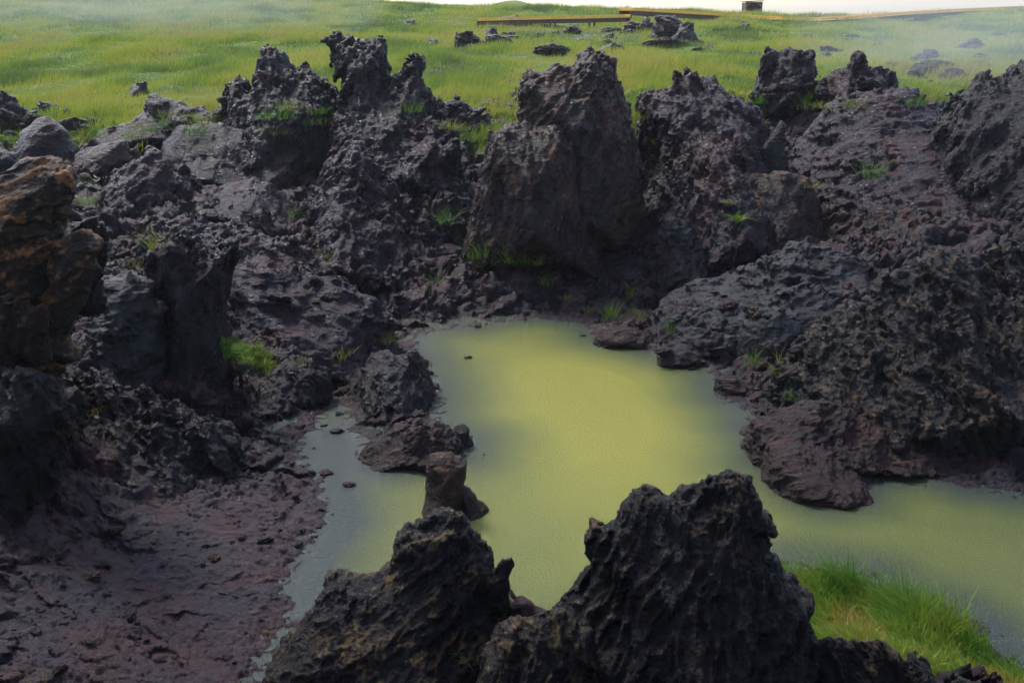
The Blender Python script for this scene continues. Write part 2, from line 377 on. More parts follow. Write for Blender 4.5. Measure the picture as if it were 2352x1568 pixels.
# ------------------------------------------------------------------ water
def water():
    m, nodes, links, bsdf = new_mat('murky_water')
    geo = nodes.new('ShaderNodeNewGeometry'); pos = geo.outputs['Position']
    at = nodes.new('ShaderNodeAttribute'); at.attribute_name = 'water_tone'
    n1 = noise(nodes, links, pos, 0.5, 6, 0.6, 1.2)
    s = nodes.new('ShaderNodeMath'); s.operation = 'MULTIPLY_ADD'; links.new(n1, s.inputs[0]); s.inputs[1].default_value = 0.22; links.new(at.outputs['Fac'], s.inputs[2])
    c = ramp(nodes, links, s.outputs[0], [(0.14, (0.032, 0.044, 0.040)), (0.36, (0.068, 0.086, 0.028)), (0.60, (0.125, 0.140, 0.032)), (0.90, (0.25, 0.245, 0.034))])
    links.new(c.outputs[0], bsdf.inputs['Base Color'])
    bsdf.inputs['Roughness'].default_value = 0.08; bsdf.inputs['IOR'].default_value = 1.33
    n2 = noise(nodes, links, pos, 34, 3, 0.7); n3 = noise(nodes, links, pos, 3.0, 2, 0.5)
    vo = nodes.new('ShaderNodeTexVoronoi'); vo.inputs['Scale'].default_value = 9; links.new(pos, vo.inputs['Vector'])
    sn = nodes.new('ShaderNodeMath'); sn.operation = 'SINE'; mm = nodes.new('ShaderNodeMath'); mm.operation = 'MULTIPLY'; mm.inputs[1].default_value = 28
    links.new(vo.outputs['Distance'], mm.inputs[0]); links.new(mm.outputs[0], sn.inputs[0])
    b1 = nodes.new('ShaderNodeBump'); b1.inputs['Strength'].default_value = 0.9; b1.inputs['Distance'].default_value = 0.022; links.new(n2, b1.inputs['Height'])
    b2 = nodes.new('ShaderNodeBump'); b2.inputs['Strength'].default_value = 0.12; b2.inputs['Distance'].default_value = 0.006; links.new(sn.outputs[0], b2.inputs['Height']); links.new(b1.outputs[0], b2.inputs['Normal'])
    links.new(b2.outputs[0], bsdf.inputs['Normal'])
    xs = np.arange(-9, 16, 0.12); ys = np.arange(5, 23, 0.12); X, Y = np.meshgrid(xs, ys); sh = X.shape
    X = X.ravel().astype(np.float32); Y = Y.ravel().astype(np.float32)
    d = -poly_sd(X, Y, POND)
    # the water is milkiest over the middle of the pool
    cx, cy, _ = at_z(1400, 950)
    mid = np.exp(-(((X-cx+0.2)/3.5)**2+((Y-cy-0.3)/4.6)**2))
    water_tone = np.clip(0.08+0.34*sstep(-0.05, 1.0, d)+0.42*mid*sstep(0.1, 1.8, d)-0.20*sstep(-0.9, -2.0, X)*sstep(14.5, 13, Y)-0.06*sstep(2.8, 5.5, X), 0, 1)  # greyer near the shore and in the left arm, darker toward the right
    I = np.arange(len(X)).reshape(sh)
    F = np.stack([I[:-1, :-1], I[:-1, 1:], I[1:, 1:], I[1:, :-1]], -1).reshape(-1, 4)
    tag(obj_np('water', np.stack([X, Y, X*0], 1), F, m, attrs={'water_tone': water_tone}), kind='structure')
water()

# ------------------------------------------------------------------ volumetric crags -> surface nets
def surface_nets(vol, org, h):
    ins = vol < 0
    c = [ins[i:ins.shape[0]-1+i, j:ins.shape[1]-1+j, k:ins.shape[2]-1+k] for i in (0, 1) for j in (0, 1) for k in (0, 1)]
    al = c[0].copy(); an = c[0].copy()
    for q in c[1:]: al &= q; an |= q
    act = an & ~al; idx = np.full(act.shape, -1, np.int32)
    ci = np.argwhere(act); n = len(ci); idx[act] = np.arange(n)
    v = np.stack([vol[ci[:, 0]+i, ci[:, 1]+j, ci[:, 2]+k] for i in (0, 1) for j in (0, 1) for k in (0, 1)], 1)
    off = np.array([(i, j, k) for i in (0, 1) for j in (0, 1) for k in (0, 1)], np.float32)
    acc = np.zeros((n, 3), np.float32); cnt = np.zeros(n, np.float32)
    for a in range(8):
        for b in range(a+1, 8):
            if np.abs(off[a]-off[b]).sum() != 1: continue
            m = (v[:, a] < 0) != (v[:, b] < 0)
            t = v[m, a]/(v[m, a]-v[m, b])
            acc[m] += off[a]+t[:, None]*(off[b]-off[a]); cnt[m] += 1
    V = (ci+acc/np.maximum(cnt, 1)[:, None]).astype(np.float32)*h+np.array(org, np.float32)
    Fs = []
    for ax in range(3):
        s0 = [slice(None)]*3; s1 = [slice(None)]*3; s0[ax] = slice(0, -1); s1[ax] = slice(1, None)
        A_, B_ = ins[tuple(s0)], ins[tuple(s1)]
        e = np.argwhere(A_ != B_); o1, o2 = [q for q in range(3) if q != ax]
        ok = (e[:, o1] > 0) & (e[:, o2] > 0) & (e[:, o1] < idx.shape[o1]) & (e[:, o2] < idx.shape[o2]); e = e[ok]
        def g(a, b):
            q = e.copy(); q[:, o1] -= a; q[:, o2] -= b; return idx[q[:, 0], q[:, 1], q[:, 2]]
        quad = np.stack([g(1, 1), g(0, 1), g(0, 0), g(1, 0)], 1)
        flip = A_[e[:, 0], e[:, 1], e[:, 2]]
        if ax == 1: flip = ~flip
        quad[~flip] = quad[~flip][:, ::-1]
        Fs.append(quad)
    return V, np.concatenate(Fs)
def normals(V, F):
    n = np.cross(V[F[:, 2]]-V[F[:, 0]], V[F[:, 3]]-V[F[:, 1]]); N_ = np.zeros_like(V)
    for k in range(F.shape[1]):
        for a in range(3): N_[:, a] += np.bincount(F[:, k], n[:, a], len(V))
    return N_/np.maximum(np.linalg.norm(N_, axis=1), 1e-9)[:, None]

STY = {
 'round': dict(th=0.9, rb=0.0, fc=0.22, cell=0.4, a=0.11, f=1.5, sc=(1, 1, 1), fine=0.050, ff=4.0, jag=0.0),  # big amplitude, frequency, anisotropy, fine amplitude, ridge amount, jag at the top
 'aa':    dict(th=1.35, rb=0.0, a=0.20, f=1.3, sc=(1, 1, 0.6), fine=0.060, ff=5.0, jag=0.085),
 'ropy':  dict(th=0.3, fc=0.7, cell=0.4, a=0.13, f=1.2, sc=(0.6, 1, 1.8), fine=0.040, ff=4.0, jag=0.03),
 'smooth':dict(th=0.9, rb=-0.05, fc=0.45, cell=0.8, a=0.14, f=0.9, sc=(1, 1, 0.8), fine=0.022, ff=3.2, jag=0.02),
 'strata':dict(th=0.5, fc=0.8, cell=0.6, a=0.17, f=1.1, sc=(0.7, 1.2, 1.3), fine=0.040, ff=4.5, jag=0.06),
 'column':dict(th=1.57, a=0.17, f=1.4, sc=(1.5, 1.5, 0.45), fine=0.040, ff=4.5, jag=0.05),
 'knob':  dict(th=1.2, rb=0.15, fc=0.7, cell=0.32, a=0.18, f=1.9, sc=(1, 1, 1), fine=0.060, ff=6.0, jag=0.06),
}
stats = []
def crag(name, label, cat, out, Y, mat, style, depth=1.0, back=None, flare=0.35, zb=None, R=0.42, vox=None, seed=None, amp=1.0, group=None, lean=0.0):
    det = min(max(14.0/Y, 0.85), 1.9)
    s = dict(STY[style]); s['ff'] *= det; s['fine'] /= det**0.6; s['f'] *= det**0.35
    seed = seed if seed is not None else len(stats)*3.37+1
    P = np.array([at_y(px, py, Y) for px, py in out]); P2 = [(p[0], p[2]) for p in P]
    xc = P[:, 0].mean(); zt = P[:, 2].max(); zmin = P[:, 2].min() if zb is None else zb
    if zb is not None:
        P2 = P2+[(P[-1, 0]+0.1, zb), (P[0, 0]-0.1, zb)]
    back = back or depth*0.8
    size = max(P[:, 0].max()-P[:, 0].min(), zt-zmin); 
    k = min(1.0, 0.35+size/4.0)*amp         # smaller stones get smaller relief
    h = vox or Y*0.00165
    yf = depth+flare*(zt-zmin); 
    Dmax = max(1.0, math.sqrt(min(size*0.5, 2.5)/R))
    y0, y1 = Y-yf*Dmax-0.3, Y+back*Dmax+0.3
    x0, x1 = min(p[0] for p in P2)-0.35*k, max(p[0] for p in P2)+0.35*k
    z0, z1 = zmin-0.02, zt+0.4*k
    hy = h*1.35                                          # a little coarser along the view
    nx, ny, nz = int((x1-x0)/h)+2, int((y1-y0)/h)+2, int((z1-z0)/h)+2
    while nx*ny*nz > 9e6: h *= 1.08; nx, ny, nz = int((x1-x0)/h)+2, int((y1-y0)/h)+2, int((z1-z0)/h)+2
    gx = (x0+np.arange(nx)*h).astype(np.float32); gy = (y0+np.arange(ny)*h).astype(np.float32); gz = (z0+np.arange(nz)*h).astype(np.float32)
    X2, Z2 = np.meshgrid(gx, gz, indexing='ij'); d2 = poly_sd(X2, Z2, P2).astype(np.float32)
    # soften depth inside so the body swells
    lz = (zt-gz); Df = depth+flare*lz; yc = Y+lean*(gz-zmin)
    dy = gy[:, None]-yc[None, :]
    T = np.where(dy < 0, dy/Df[None, :], dy/(back+0.15*lz)[None, :])
    vol = d2[:, None, :]+(R*T*T)[None].astype(np.float32)
    gr = np.maximum(1.0, 0)  # keep
    band = (s['a']+s['jag']+0.06)*k*1.25
    near = np.argwhere(np.abs(vol) < band*1.6)
    i, j, l = near[:, 0], near[:, 1], near[:, 2]
    p = (gx[i], gy[j], gz[l])
    w = fbm(p, 0.8, 2, 0.5, seed+40)
    q = (p[0]+0.25*w, p[1]+0.2*w, p[2]-0.22*w)
    th = s.get('th', 0.9)+0.55*math.sin(seed*12.9); ct, st = math.cos(th), math.sin(th)
    rot = lambda p_: (p_[0]*ct+p_[2]*st, p_[1]*0.8+0.3*p_[0], -p_[0]*st+p_[2]*ct)
    fsc = (0.30, 0.85, 1.3)
    n = s['a']*k*(0.62*fbm(q, s['f']*0.75, 3, 0.5, seed, False, s['sc'])+1.25*(0.45-fbm(rot(q), s['f']*0.85, 4, 0.5, seed+9, True, fsc)))
    if s['jag']:
        topness = sstep(1.3, 0.0, -d2[i, l]*2.0)*sstep(zmin, zt, p[2])
        n = n+s['jag']*k*topness*(-np.abs(fbm(q, 2.8, 3, 0.6, seed+20, False, (1, 1, 0.45)))*2.6+0.40)
        n = n+s['jag']*0.8*k*sstep(0.9, 0.0, -d2[i, l])*sstep(zmin, zt, p[2])*(0.3-1.6*np.abs(pn(q[0]*6.5*det**.5, q[1]*6.5, q[2]*2.2+seed)))
    vol[i, j, l] += n
    vol[:, :, 0] = np.maximum(vol[:, :, 0], 0.001); vol[:, 0] = np.maximum(vol[:, 0], .001); vol[:, -1] = np.maximum(vol[:, -1], .001)
    V, F = surface_nets(vol, (x0, y0, z0), h); del vol
    # drop crumbs
    Nn = normals(V, F)
    p = (V[:, 0], V[:, 1], V[:, 2])
    fine = s['fine']*min(1.0, k*1.2)
    w2 = 0.20*fbm(p, 1.6, 2, 0.5, seed+61)
    pf = rot((p[0]+w2, p[1]-w2, p[2]+w2*0.8))
    f1 = fbm(pf, s['ff']*0.62, 5, 0.56, seed+30, True, fsc)-0.4
    f2 = fbm(p, s['ff']*3.1, 3, 0.6, seed+50)
    rmask = 0.22+0.78*sstep(-0.28, 0.30, fbm(p, 1.1/max(k, .4), 2, 0.5, seed+81)+s.get('rb', 0.0))
    dsp = fine*2.7*f1*(0.45+0.55*rmask)+fine*0.45*f2*rmask
    fc = s.get('fc', 1.0)*k
    wv = 0.16*fbm(p, 1.7, 2, 0.5, seed+5)
    sx, sy, sz = s['sc']
    c1 = s.get('cell', 0.5)*max(k, 0.45)/det**0.8
    g1, t1 = facets((p[0]+wv)*sx, (p[1]-wv)*sy, (p[2]+wv)*sz, c1); g2, t2 = facets((p[0]+.4*wv)*sx, p[1]*sy, (p[2]-.4*wv)*sz, c1*0.36)
    g3, t3 = facets(p[0]+.3*wv, p[1], p[2]-.3*wv, c1*0.14)
    dsp = dsp+(fc*(0.060*c1*2*g1+0.040*c1*2*g2)+0.016*c1*2*s.get('fc', 1.0)*g3)*rmask
    tint = 0.45*t1+0.35*t2+0.2*t3
    V = V+Nn*dsp[:, None]
    SURF.append(V)
    proud = np.clip(0.25+0.55*f1+0.5*f2, 0, 1)*np.clip(0.55+0.6*Nn[:, 2], 0.1, 1)
    org = (float(xc), float(Y), float(zmin))
    V = V-np.array(org, np.float32)
    o = obj_np(name, V, F, MAT[mat], loc=org, attrs={'proud': proud, 'tint': tint})
    tag(o, label, cat, group); stats.append((name, len(V)))
    return o
def ground_z(x, y):
    return float(height(np.array([x], np.float32), np.array([y], np.float32), False)[0][0])
def C(name, label, cat, Y, mat, style, out, **k):
    a = at_y(*out[0], Y); b = at_y(*out[-1], Y); xs = [at_y(px, py, Y)[0] for px, py in out]
    g = min(ground_z(x, Y) for x in np.linspace(min(xs), max(xs), 5))
    k.setdefault('zb', min(g-0.45, min(a[2], b[2])))
    return crag(name, label, cat, out, Y, mat, style, **k)

# --- skyline crags on the left rim
C('lava_crag', 'dark pointed lava crag with a ragged peak, left of the flat-topped pillar', 'crag', 28.5, 'dark', 'aa',
  [(490,470),(508,300),(530,262),(526,190),(558,178),(584,200),(602,150),(612,112),(640,116),(662,148),(715,165),(752,186),(790,225),(815,470)], depth=0.75, flare=0.4)
C('lava_pillar', 'tall flat-topped dark lava pillar leaning left, standing highest on the far rim', 'crag', 28.2, 'dark', 'aa',
  [(700,500),(755,300),(775,240),(774,195),(766,140),(747,92),(775,82),(820,86),(850,98),(886,93),(892,140),(902,172),(925,160),(938,135),(955,122),(973,136),(980,178),(1000,205),(1020,250),(1040,500)], depth=0.7, flare=0.45, R=0.5)
C('lava_boulder', 'small dark pointed boulder on the grass edge right of the flat-topped pillar', 'boulder', 30.5, 'dark', 'aa',
  [(1000,330),(1035,245),(1055,222),(1085,250),(1125,272),(1130,330)], depth=0.4)
C('lava_crag', 'leaning dark lava block with a shadowed face below the flat-topped pillar', 'crag', 25.4, 'dark', 'column',
  [(930,500),(945,400),(930,350),(975,330),(1055,320),(1055,360),(1035,440),(1015,500)], depth=0.5, flare=0.1)
C('lava_outcrop', 'rugged purple lava outcrop between the pillar and the leaning dark block', 'outcrop', 26.3, 'purple', 'aa',
  [(740,470),(770,330),(800,285),(870,280),(930,285),(1000,275),(1050,300),(1060,470)], depth=0.8, flare=0.5)
C('lava_mound', 'cone-shaped purple lava mound with a dark crumbly top left of the central crag', 'mound', 23.8, 'purple', 'aa',
  [(640,640),(700,540),(735,430),(765,360),(800,325),(850,335),(895,400),(945,470),(1000,560),(1060,640)], depth=0.7, flare=0.75)
# --- the central crag and its shoulder
C('lava_crag', 'large blocky brown lava crag standing over the far bank of the pool', 'crag', 23.6, 'brown', 'aa',
  [(1175,600),(1190,290),(1196,185),(1215,165),(1252,168),(1280,146),(1312,150),(1332,122),(1355,112),(1395,128),(1412,150),(1416,200),(1436,240),(1454,290),(1472,420),(1490,600)], depth=0.7, flare=0.06, amp=0.62, seed=61.3, R=.3)
C('lava_ledge', 'square brown lava shoulder with a pale slab top in front of the central crag', 'crag', 22.3, 'brown', 'aa',
  [(1050,640),(1085,480),(1105,370),(1125,300),(1180,288),(1290,284),(1322,330),(1365,480),(1385,640)], depth=0.55, flare=0.05, amp=0.6, R=.22)
# --- right of centre
C('lava_outcrop', 'broad dark lava outcrop with a small square knob, right of the central crag', 'outcrop', 25.6, 'purple', 'aa',
  [(1430,620),(1465,380),(1462,240),(1490,208),(1548,202),(1556,172),(1585,166),(1602,195),(1660,205),(1705,218),(1745,262),(1790,400),(1800,620)], depth=0.7, flare=0.5)
C('lava_buttress', 'purple-grey lava buttress below the square-knobbed outcrop', 'outcrop', 23.7, 'purple', 'column',
  [(1440,640),(1490,520),(1512,420),(1560,380),(1640,374),(1660,450),(1665,640)], depth=0.5, flare=0.35)
C('lava_buttress', 'dark brown overhanging lava face with a green plant, right of the purple buttress', 'outcrop', 22.8, 'brown', 'smooth',
  [(1640,660),(1662,430),(1700,398),(1790,396),(1858,408),(1884,470),(1900,660)], depth=0.45, flare=0.25)
C('lava_slab', 'smooth blue-grey tilted slab leaning at the foot of the purple buttress', 'slab', 21.6, 'grey', 'strata',
  [(1470,680),(1498,545),(1540,508),(1590,540),(1648,612),(1660,680)], depth=0.3, flare=0.4, amp=1.2)
C('lava_spike', 'small dark horn-shaped rock tilted on the right-hand slope', 'rock', 24.0, 'dark', 'smooth',
  [(1735,400),(1752,340),(1780,300),(1794,272),(1806,288),(1800,330),(1818,400)], depth=0.22, flare=0.15, amp=.5, zb=2.0)
C('lava_crag', 'jagged dark crag with a hollow top on the right rim, before the grass', 'crag', 31.0, 'dark', 'aa',
  [(1725,260),(1738,200),(1748,165),(1760,114),(1800,110),(1862,122),(1872,165),(1862,200),(1880,260)], depth=0.55, flare=0.3)
C('lava_crag', 'two-peaked purple lava crag on the right rim beside the hollow-topped one', 'crag', 30.3, 'purple', 'aa',
  [(1850,280),(1875,190),(1905,165),(1930,150),(1948,160),(1958,126),(1976,124),(1992,150),(2040,160),(2058,195),(2090,280)], depth=0.6, flare=0.45)
C('lava_ridge', 'high purple lava slope climbing to the right rim under the two-peaked crag', 'ridge', 26.4, 'purple', 'strata',
  [(1740,640),(1790,440),(1850,310),(1900,240),(2000,214),(2080,205),(2130,235),(2200,330),(2290,480),(2320,640)], depth=1.0, flare=0.75)
C('lava_crag', 'steep dark misty lava wall at the right edge below the hill', 'crag', 23.4, 'dark', 'column',
  [(2060,660),(2120,430),(2150,290),(2190,215),(2245,180),(2300,165),(2352,145),(2440,125),(2500,660)], depth=0.7, flare=0.5)
# --- right middle ridges
C('lava_ridge', 'low cracked blue-grey lava ridge crossing the slope right of the pool', 'ridge', 19.0, 'grey', 'strata',
  [(1480,760),(1540,668),(1600,645),(1700,632),(1762,600),(1830,566),(1900,576),(2000,604),(2080,640),(2120,770)], depth=0.8, flare=0.7)
C('lava_boulder', 'rounded blue-grey boulder above the right shore of the pool', 'boulder', 16.9, 'grey', 'smooth',
  [(1690,840),(1708,740),(1745,705),(1790,700),(1835,745),(1850,840)], depth=0.45)
C('lava_slab', 'curved arching lava slab behind the rounded blue-grey boulder', 'slab', 17.7, 'grey', 'strata',
  [(1730,760),(1750,700),(1800,655),(1860,650),(1950,665),(1990,700),(2010,760)], depth=0.5, flare=0.4)
C('lava_rock', 'pale wet rock catching light beside the big dark right-hand crag', 'rock', 17.0, 'grey', 'smooth',
  [(1900,760),(1925,700),(1960,680),(2010,690),(2060,670),(2080,760)], depth=0.35, flare=0.2)
C('lava_rock', 'knobbly low purple rocks on the shore left of the curved slab', 'rock', 18.2, 'purple', 'ropy',
  [(1500,800),(1530,720),(1580,690),(1640,700),(1690,745),(1710,800)], depth=0.5, flare=0.5)
C('lava_crag', 'huge near-black lava crag with a crusted crest filling the right edge', 'crag', 14.7, 'black', 'aa',
  [(1700,1010),(1770,900),(1800,830),(1860,775),(1905,740),(1965,700),(2010,655),(2080,600),(2150,560),(2205,568),(2262,592),(2300,575),(2352,560),(2450,540),(2540,1050)], depth=0.55, flare=0.40, amp=.85, R=.6)
C('lava_shelf', 'ropy reddish lava shelf running along the right shore into the water', 'shelf', 13.2, 'red', 'ropy',
  [(1700,1040),(1722,965),(1780,945),(1850,925),(1950,935),(2060,960),(2150,985),(2300,1000),(2480,1020),(2560,1110)], depth=0.5, flare=0.7, zb=-0.3, R=0.35)
C('lava_rock', 'rounded red-brown lava snout reaching into the pool from the right shore', 'rock', 12.3, 'red', 'ropy',
  [(1750,1090),(1765,1035),(1820,1020),(1900,1030),(1960,1050),(1995,1100),(1995,1130)], depth=0.62, flare=0.6, zb=-0.25, R=0.3)
C('lava_shelf', 'low ropy reddish shelf at the right edge of the pool under the black crag', 'shelf', 12.75, 'red', 'ropy',
  [(1900,1150),(1965,1060),(2040,1020),(2130,1015),(2230,1040),(2352,1055),(2500,1070),(2560,1180)], depth=0.3, flare=0.4, zb=-0.25, R=.35, amp=.9)
C('lava_ledge', 'low knobbly brown ledge at the far right corner of the pool', 'shelf', 18.0, 'red', 'ropy',
  [(1355,800),(1385,762),(1430,752),(1480,765),(1530,790),(1540,815)], depth=0.22, flare=0.4, zb=-0.15, R=.3, amp=.7, back=.5)
C('lava_ledge', 'low knobbly brown ledge along the upper right side of the pool', 'shelf', 16.9, 'red', 'ropy',
  [(1500,850),(1520,805),(1570,800),(1620,825),(1655,860),(1665,885)], depth=0.22, flare=0.4, zb=-0.15, R=.3, amp=.7, back=.5)
C('lava_ledge', 'low knobbly brown ledge just above the reddish shelf', 'shelf', 15.5, 'red', 'ropy',
  [(1630,930),(1650,868),(1690,870),(1735,900),(1760,930),(1775,960)], depth=0.22, flare=0.4, zb=-0.15, R=.3, amp=.7, back=.5)
# --- left and middle left
C('lava_boulder', 'smooth dark boulder at the upper left edge of the grass', 'boulder', 31.5, 'dark', 'aa',
  [(-60,330),(-40,230),(10,215),(50,240),(78,285),(80,330)], depth=0.6)
C('lava_boulder', 'wet dark boulder with a pale top above the ochre tower', 'boulder', 25.8, 'purple', 'smooth',
  [(40,400),(45,300),(80,265),(115,262),(150,300),(180,345),(185,400)], depth=0.6, flare=0.3)
C('lava_boulder', 'reddish rounded boulder beside the wet pale-topped boulder', 'boulder', 24.8, 'brown', 'smooth',
  [(160,440),(175,350),(225,330),(280,325),(308,365),(305,440)], depth=0.6, flare=0.3)
C('lava_slab', 'long low purple slab lying along the left grass edge', 'slab', 28.2, 'purple', 'smooth',
  [(195,360),(240,300),(300,265),(360,235),(420,238),(470,250),(500,285),(510,360)], depth=0.8, flare=0.4)
C('lava_outcrop', 'dark folded lava outcrop under the pointed crag', 'outcrop', 26.2, 'dark', 'smooth',
  [(370,460),(385,330),(420,290),(500,285),(560,300),(600,330),(700,345),(720,480)], depth=0.8, flare=0.4)
C('lava_rock', 'deeply ribbed fan-shaped purple rock behind the ochre tower', 'rock', 22.6, 'purple', 'strata',
  [(235,520),(250,420),(300,370),(345,345),(392,358),(440,420),(470,520)], depth=0.6, flare=0.5)
C('lava_mound', 'smooth purple-grey hump of lava right of the ribbed fan-shaped rock', 'mound', 22.9, 'purple', 'smooth',
  [(430,560),(460,460),(520,415),(580,408),(640,440),(690,500),(720,560)], depth=0.8, flare=0.6)
C('lava_boulder', 'dark rounded boulder at the left edge above the ochre tower', 'boulder', 23.5, 'dark', 'smooth',
  [(-80,440),(-60,350),(0,335),(40,345),(55,390),(60,440)], depth=0.6)
C('lava_slope', 'purple lava slope stepping down behind the dark pinnacle', 'slope', 20.2, 'purple', 'strata',
  [(200,760),(230,560),(280,520),(350,510),(420,505),(520,520),(600,540),(700,570),(760,640),(820,760)], depth=0.7, flare=0.6)
C('lava_pinnacle', 'tall dark lava pinnacle with a broad broken top near the left shore', 'pinnacle', 15.0, 'dark', 'column',
  [(335,960),(352,760),(350,640),(348,580),(368,545),(400,528),(440,550),(470,572),(505,570),(546,552),(538,610),(526,690),(522,790),(530,960)], depth=0.55, flare=0.12, amp=.8)
C('lava_slab', 'smooth grey leaning slab left of the dark pinnacle', 'slab', 14.3, 'grey', 'strata',
  [(90,960),(165,810),(190,720),(240,645),(300,628),(352,655),(378,740),(390,960)], depth=0.5, flare=0.35, amp=.75)
C('lava_outcrop', 'crumbled purple lava bank above the green moss right of the pinnacle', 'outcrop', 17.6, 'purple', 'strata',
  [(490,860),(530,680),(545,610),(575,590),(630,580),(700,610),(780,640),(860,690),(900,760),(920,820)], depth=0.6, flare=0.6)
C('lava_tower', 'tower of ochre-stained boulders at the left edge', 'tower', 11.6, 'orange', 'round',
  [(-120,1000),(-80,520),(-30,430),(10,395),(50,370),(105,363),(150,372),(177,430),(166,485),(150,560),(140,640),(150,760),(120,1000)], depth=0.5, flare=0.05, amp=.7)
C('lava_boulder', 'ochre-capped boulder bulging from the right side of the left tower', 'boulder', 11.4, 'orange', 'round',
  [(100,760),(110,600),(130,550),(165,525),(205,530),(232,560),(225,620),(205,690),(160,770)], depth=0.35, flare=0.0, amp=.7, zb=2.0)
C('lava_boulder', 'dark knobbly boulder behind the ochre-capped bulge', 'boulder', 11.9, 'black', 'knob',
  [(160,640),(170,520),(190,497),(225,500),(250,525),(248,570),(225,640)], depth=0.25, flare=0.0, amp=.7, zb=2.4)
C('lava_boulder', 'brown boulder at the left edge under the ochre tower', 'boulder', 10.9, 'brown', 'knob',
  [(-120,1000),(-90,760),(-30,690),(40,690),(92,725),(95,790),(75,850),(60,1000)], depth=0.4, flare=0.05)
C('lava_wall', 'black lava wall at the left edge below the brown boulder', 'crag', 10.4, 'black', 'column',
  [(-140,1400),(-120,860),(-20,830),(50,850),(110,870),(150,930),(150,1080),(120,1250),(90,1400)], depth=0.4, flare=0.3)
C('lava_outcrop', 'bank of dark knobbly lava columns under the grey leaning slab', 'outcrop', 12.6, 'dark', 'column',
  [(60,1250),(80,980),(100,880),(160,850),(260,870),(330,900),(400,930),(480,960),(540,1010),(570,1120)], depth=0.55, flare=0.42)
C('lava_outcrop', 'dark rubble bank between the moss and the narrow left inlet', 'outcrop', 15.3, 'dark', 'aa',
  [(480,1000),(510,900),(560,840),(640,830),(720,825),(755,850),(765,900),(740,960)], depth=0.5, flare=0.5, amp=.8)
# --- the peninsula and rocks in the water
C('lava_peninsula', 'dark knobbly lava spur between the left inlet and the main pool', 'outcrop', 15.4, 'dark', 'aa',
  [(790,980),(815,900),(850,835),(890,805),(950,808),(985,850),(1000,890),(1012,950)], depth=0.6, flare=0.9, zb=-0.25, amp=.75, R=.4)
C('lava_rock', 'flat reddish lava rock at the tip of the dark spur', 'rock', 13.1, 'red', 'strata',
  [(822,1062),(845,1020),(900,985),(960,958),(1000,968),(1050,1000),(1068,1030),(1055,1062)], depth=0.42, flare=0.6, zb=-0.25, R=.35, amp=.9)
C('lava_rock', 'tiny round rock at the right tip of the reddish flat rock', 'rock', 13.4, 'dark', 'smooth',
  [(1040,1000),(1045,978),(1065,970),(1082,985),(1082,1000)], depth=0.14, zb=-0.15, R=.2)
C('lava_rock', 'upright dark two-lobed rock standing in the pool before the reddish flat rock', 'rock', 11.35, 'brown', 'smooth',
  [(955,1200),(972,1110),(990,1050),(1035,1042),(1070,1060),(1064,1100),(1068,1140),(1060,1200)], depth=0.3, flare=0.2, zb=-0.25, R=.3)
C('lava_rock', 'wedge-shaped brown rock leaning on the upright two-lobed rock', 'rock', 11.35, 'brown', 'smooth',
  [(1040,1200),(1050,1108),(1075,1115),(1100,1140),(1126,1166),(1118,1190)], depth=0.2, flare=0.3, zb=-0.25, R=.3)
# --- foreground crags
C('lava_crag', 'lichen-crusted dark crag at the bottom centre with a yellowish top', 'crag', 7.5, 'crust', 'aa',
  [(595,1700),(615,1520),(690,1392),(735,1310),(790,1298),(850,1305),(888,1282),(903,1222),(950,1192),(990,1180),(1030,1163),(1072,1180),(1088,1230),(1128,1262),(1148,1300),(1150,1340),(1185,1360),(1215,1420),(1240,1700)], depth=0.3, flare=0.25, amp=.45, R=.5)
C('lava_rock', 'small crusted knob sticking out right of the yellowish crag top', 'rock', 7.3, 'crust', 'knob',
  [(1120,1360),(1135,1310),(1150,1280),(1178,1275),(1184,1298),(1170,1320),(1165,1360)], depth=0.07, flare=0.0, amp=.35, zb=1.0, R=.12)
C('lava_rock', 'smooth purple rock between the two foreground crags', 'rock', 7.3, 'purple', 'smooth',
  [(1130,1700),(1150,1440),(1185,1355),(1215,1372),(1262,1408),(1330,1500),(1360,1700)], depth=0.25, flare=0.3, amp=.7)
C('lava_crag', 'massive black knobbly lava crag in front, overhanging on its right side', 'crag', 6.9, 'black', 'knob',
  [(1210,1760),(1262,1420),(1322,1362),(1352,1300),(1346,1240),(1365,1205),(1412,1195),(1430,1152),(1480,1118),(1555,1112),(1612,1120),(1622,1088),(1680,1064),(1730,1086),(1762,1150),(1776,1212),(1752,1216),(1764,1262),(1820,1312),(1858,1370),(1852,1440),(1900,1500),(1960,1760)], depth=0.28, flare=0.30, amp=.46, R=.5)
C('lava_rock', 'pinkish brown lava rock at the bottom edge between the foreground crags', 'rock', 6.4, 'crust', 'aa',
  [(1030,1780),(1090,1500),(1160,1415),(1225,1400),(1300,1400),(1360,1450),(1420,1780)], depth=0.25, flare=0.3, amp=.6)
C('lava_ridge', 'low jagged black lava ridge in front of the bright shore grass', 'ridge', 6.7, 'black', 'aa',
  [(1780,1760),(1850,1480),(1905,1468),(1960,1492),(2010,1478),(2070,1520),(2120,1502),(2165,1538),(2250,1560),(2320,1620),(2400,1660),(2420,1760)], depth=0.22, flare=0.35, amp=.55, R=.5)
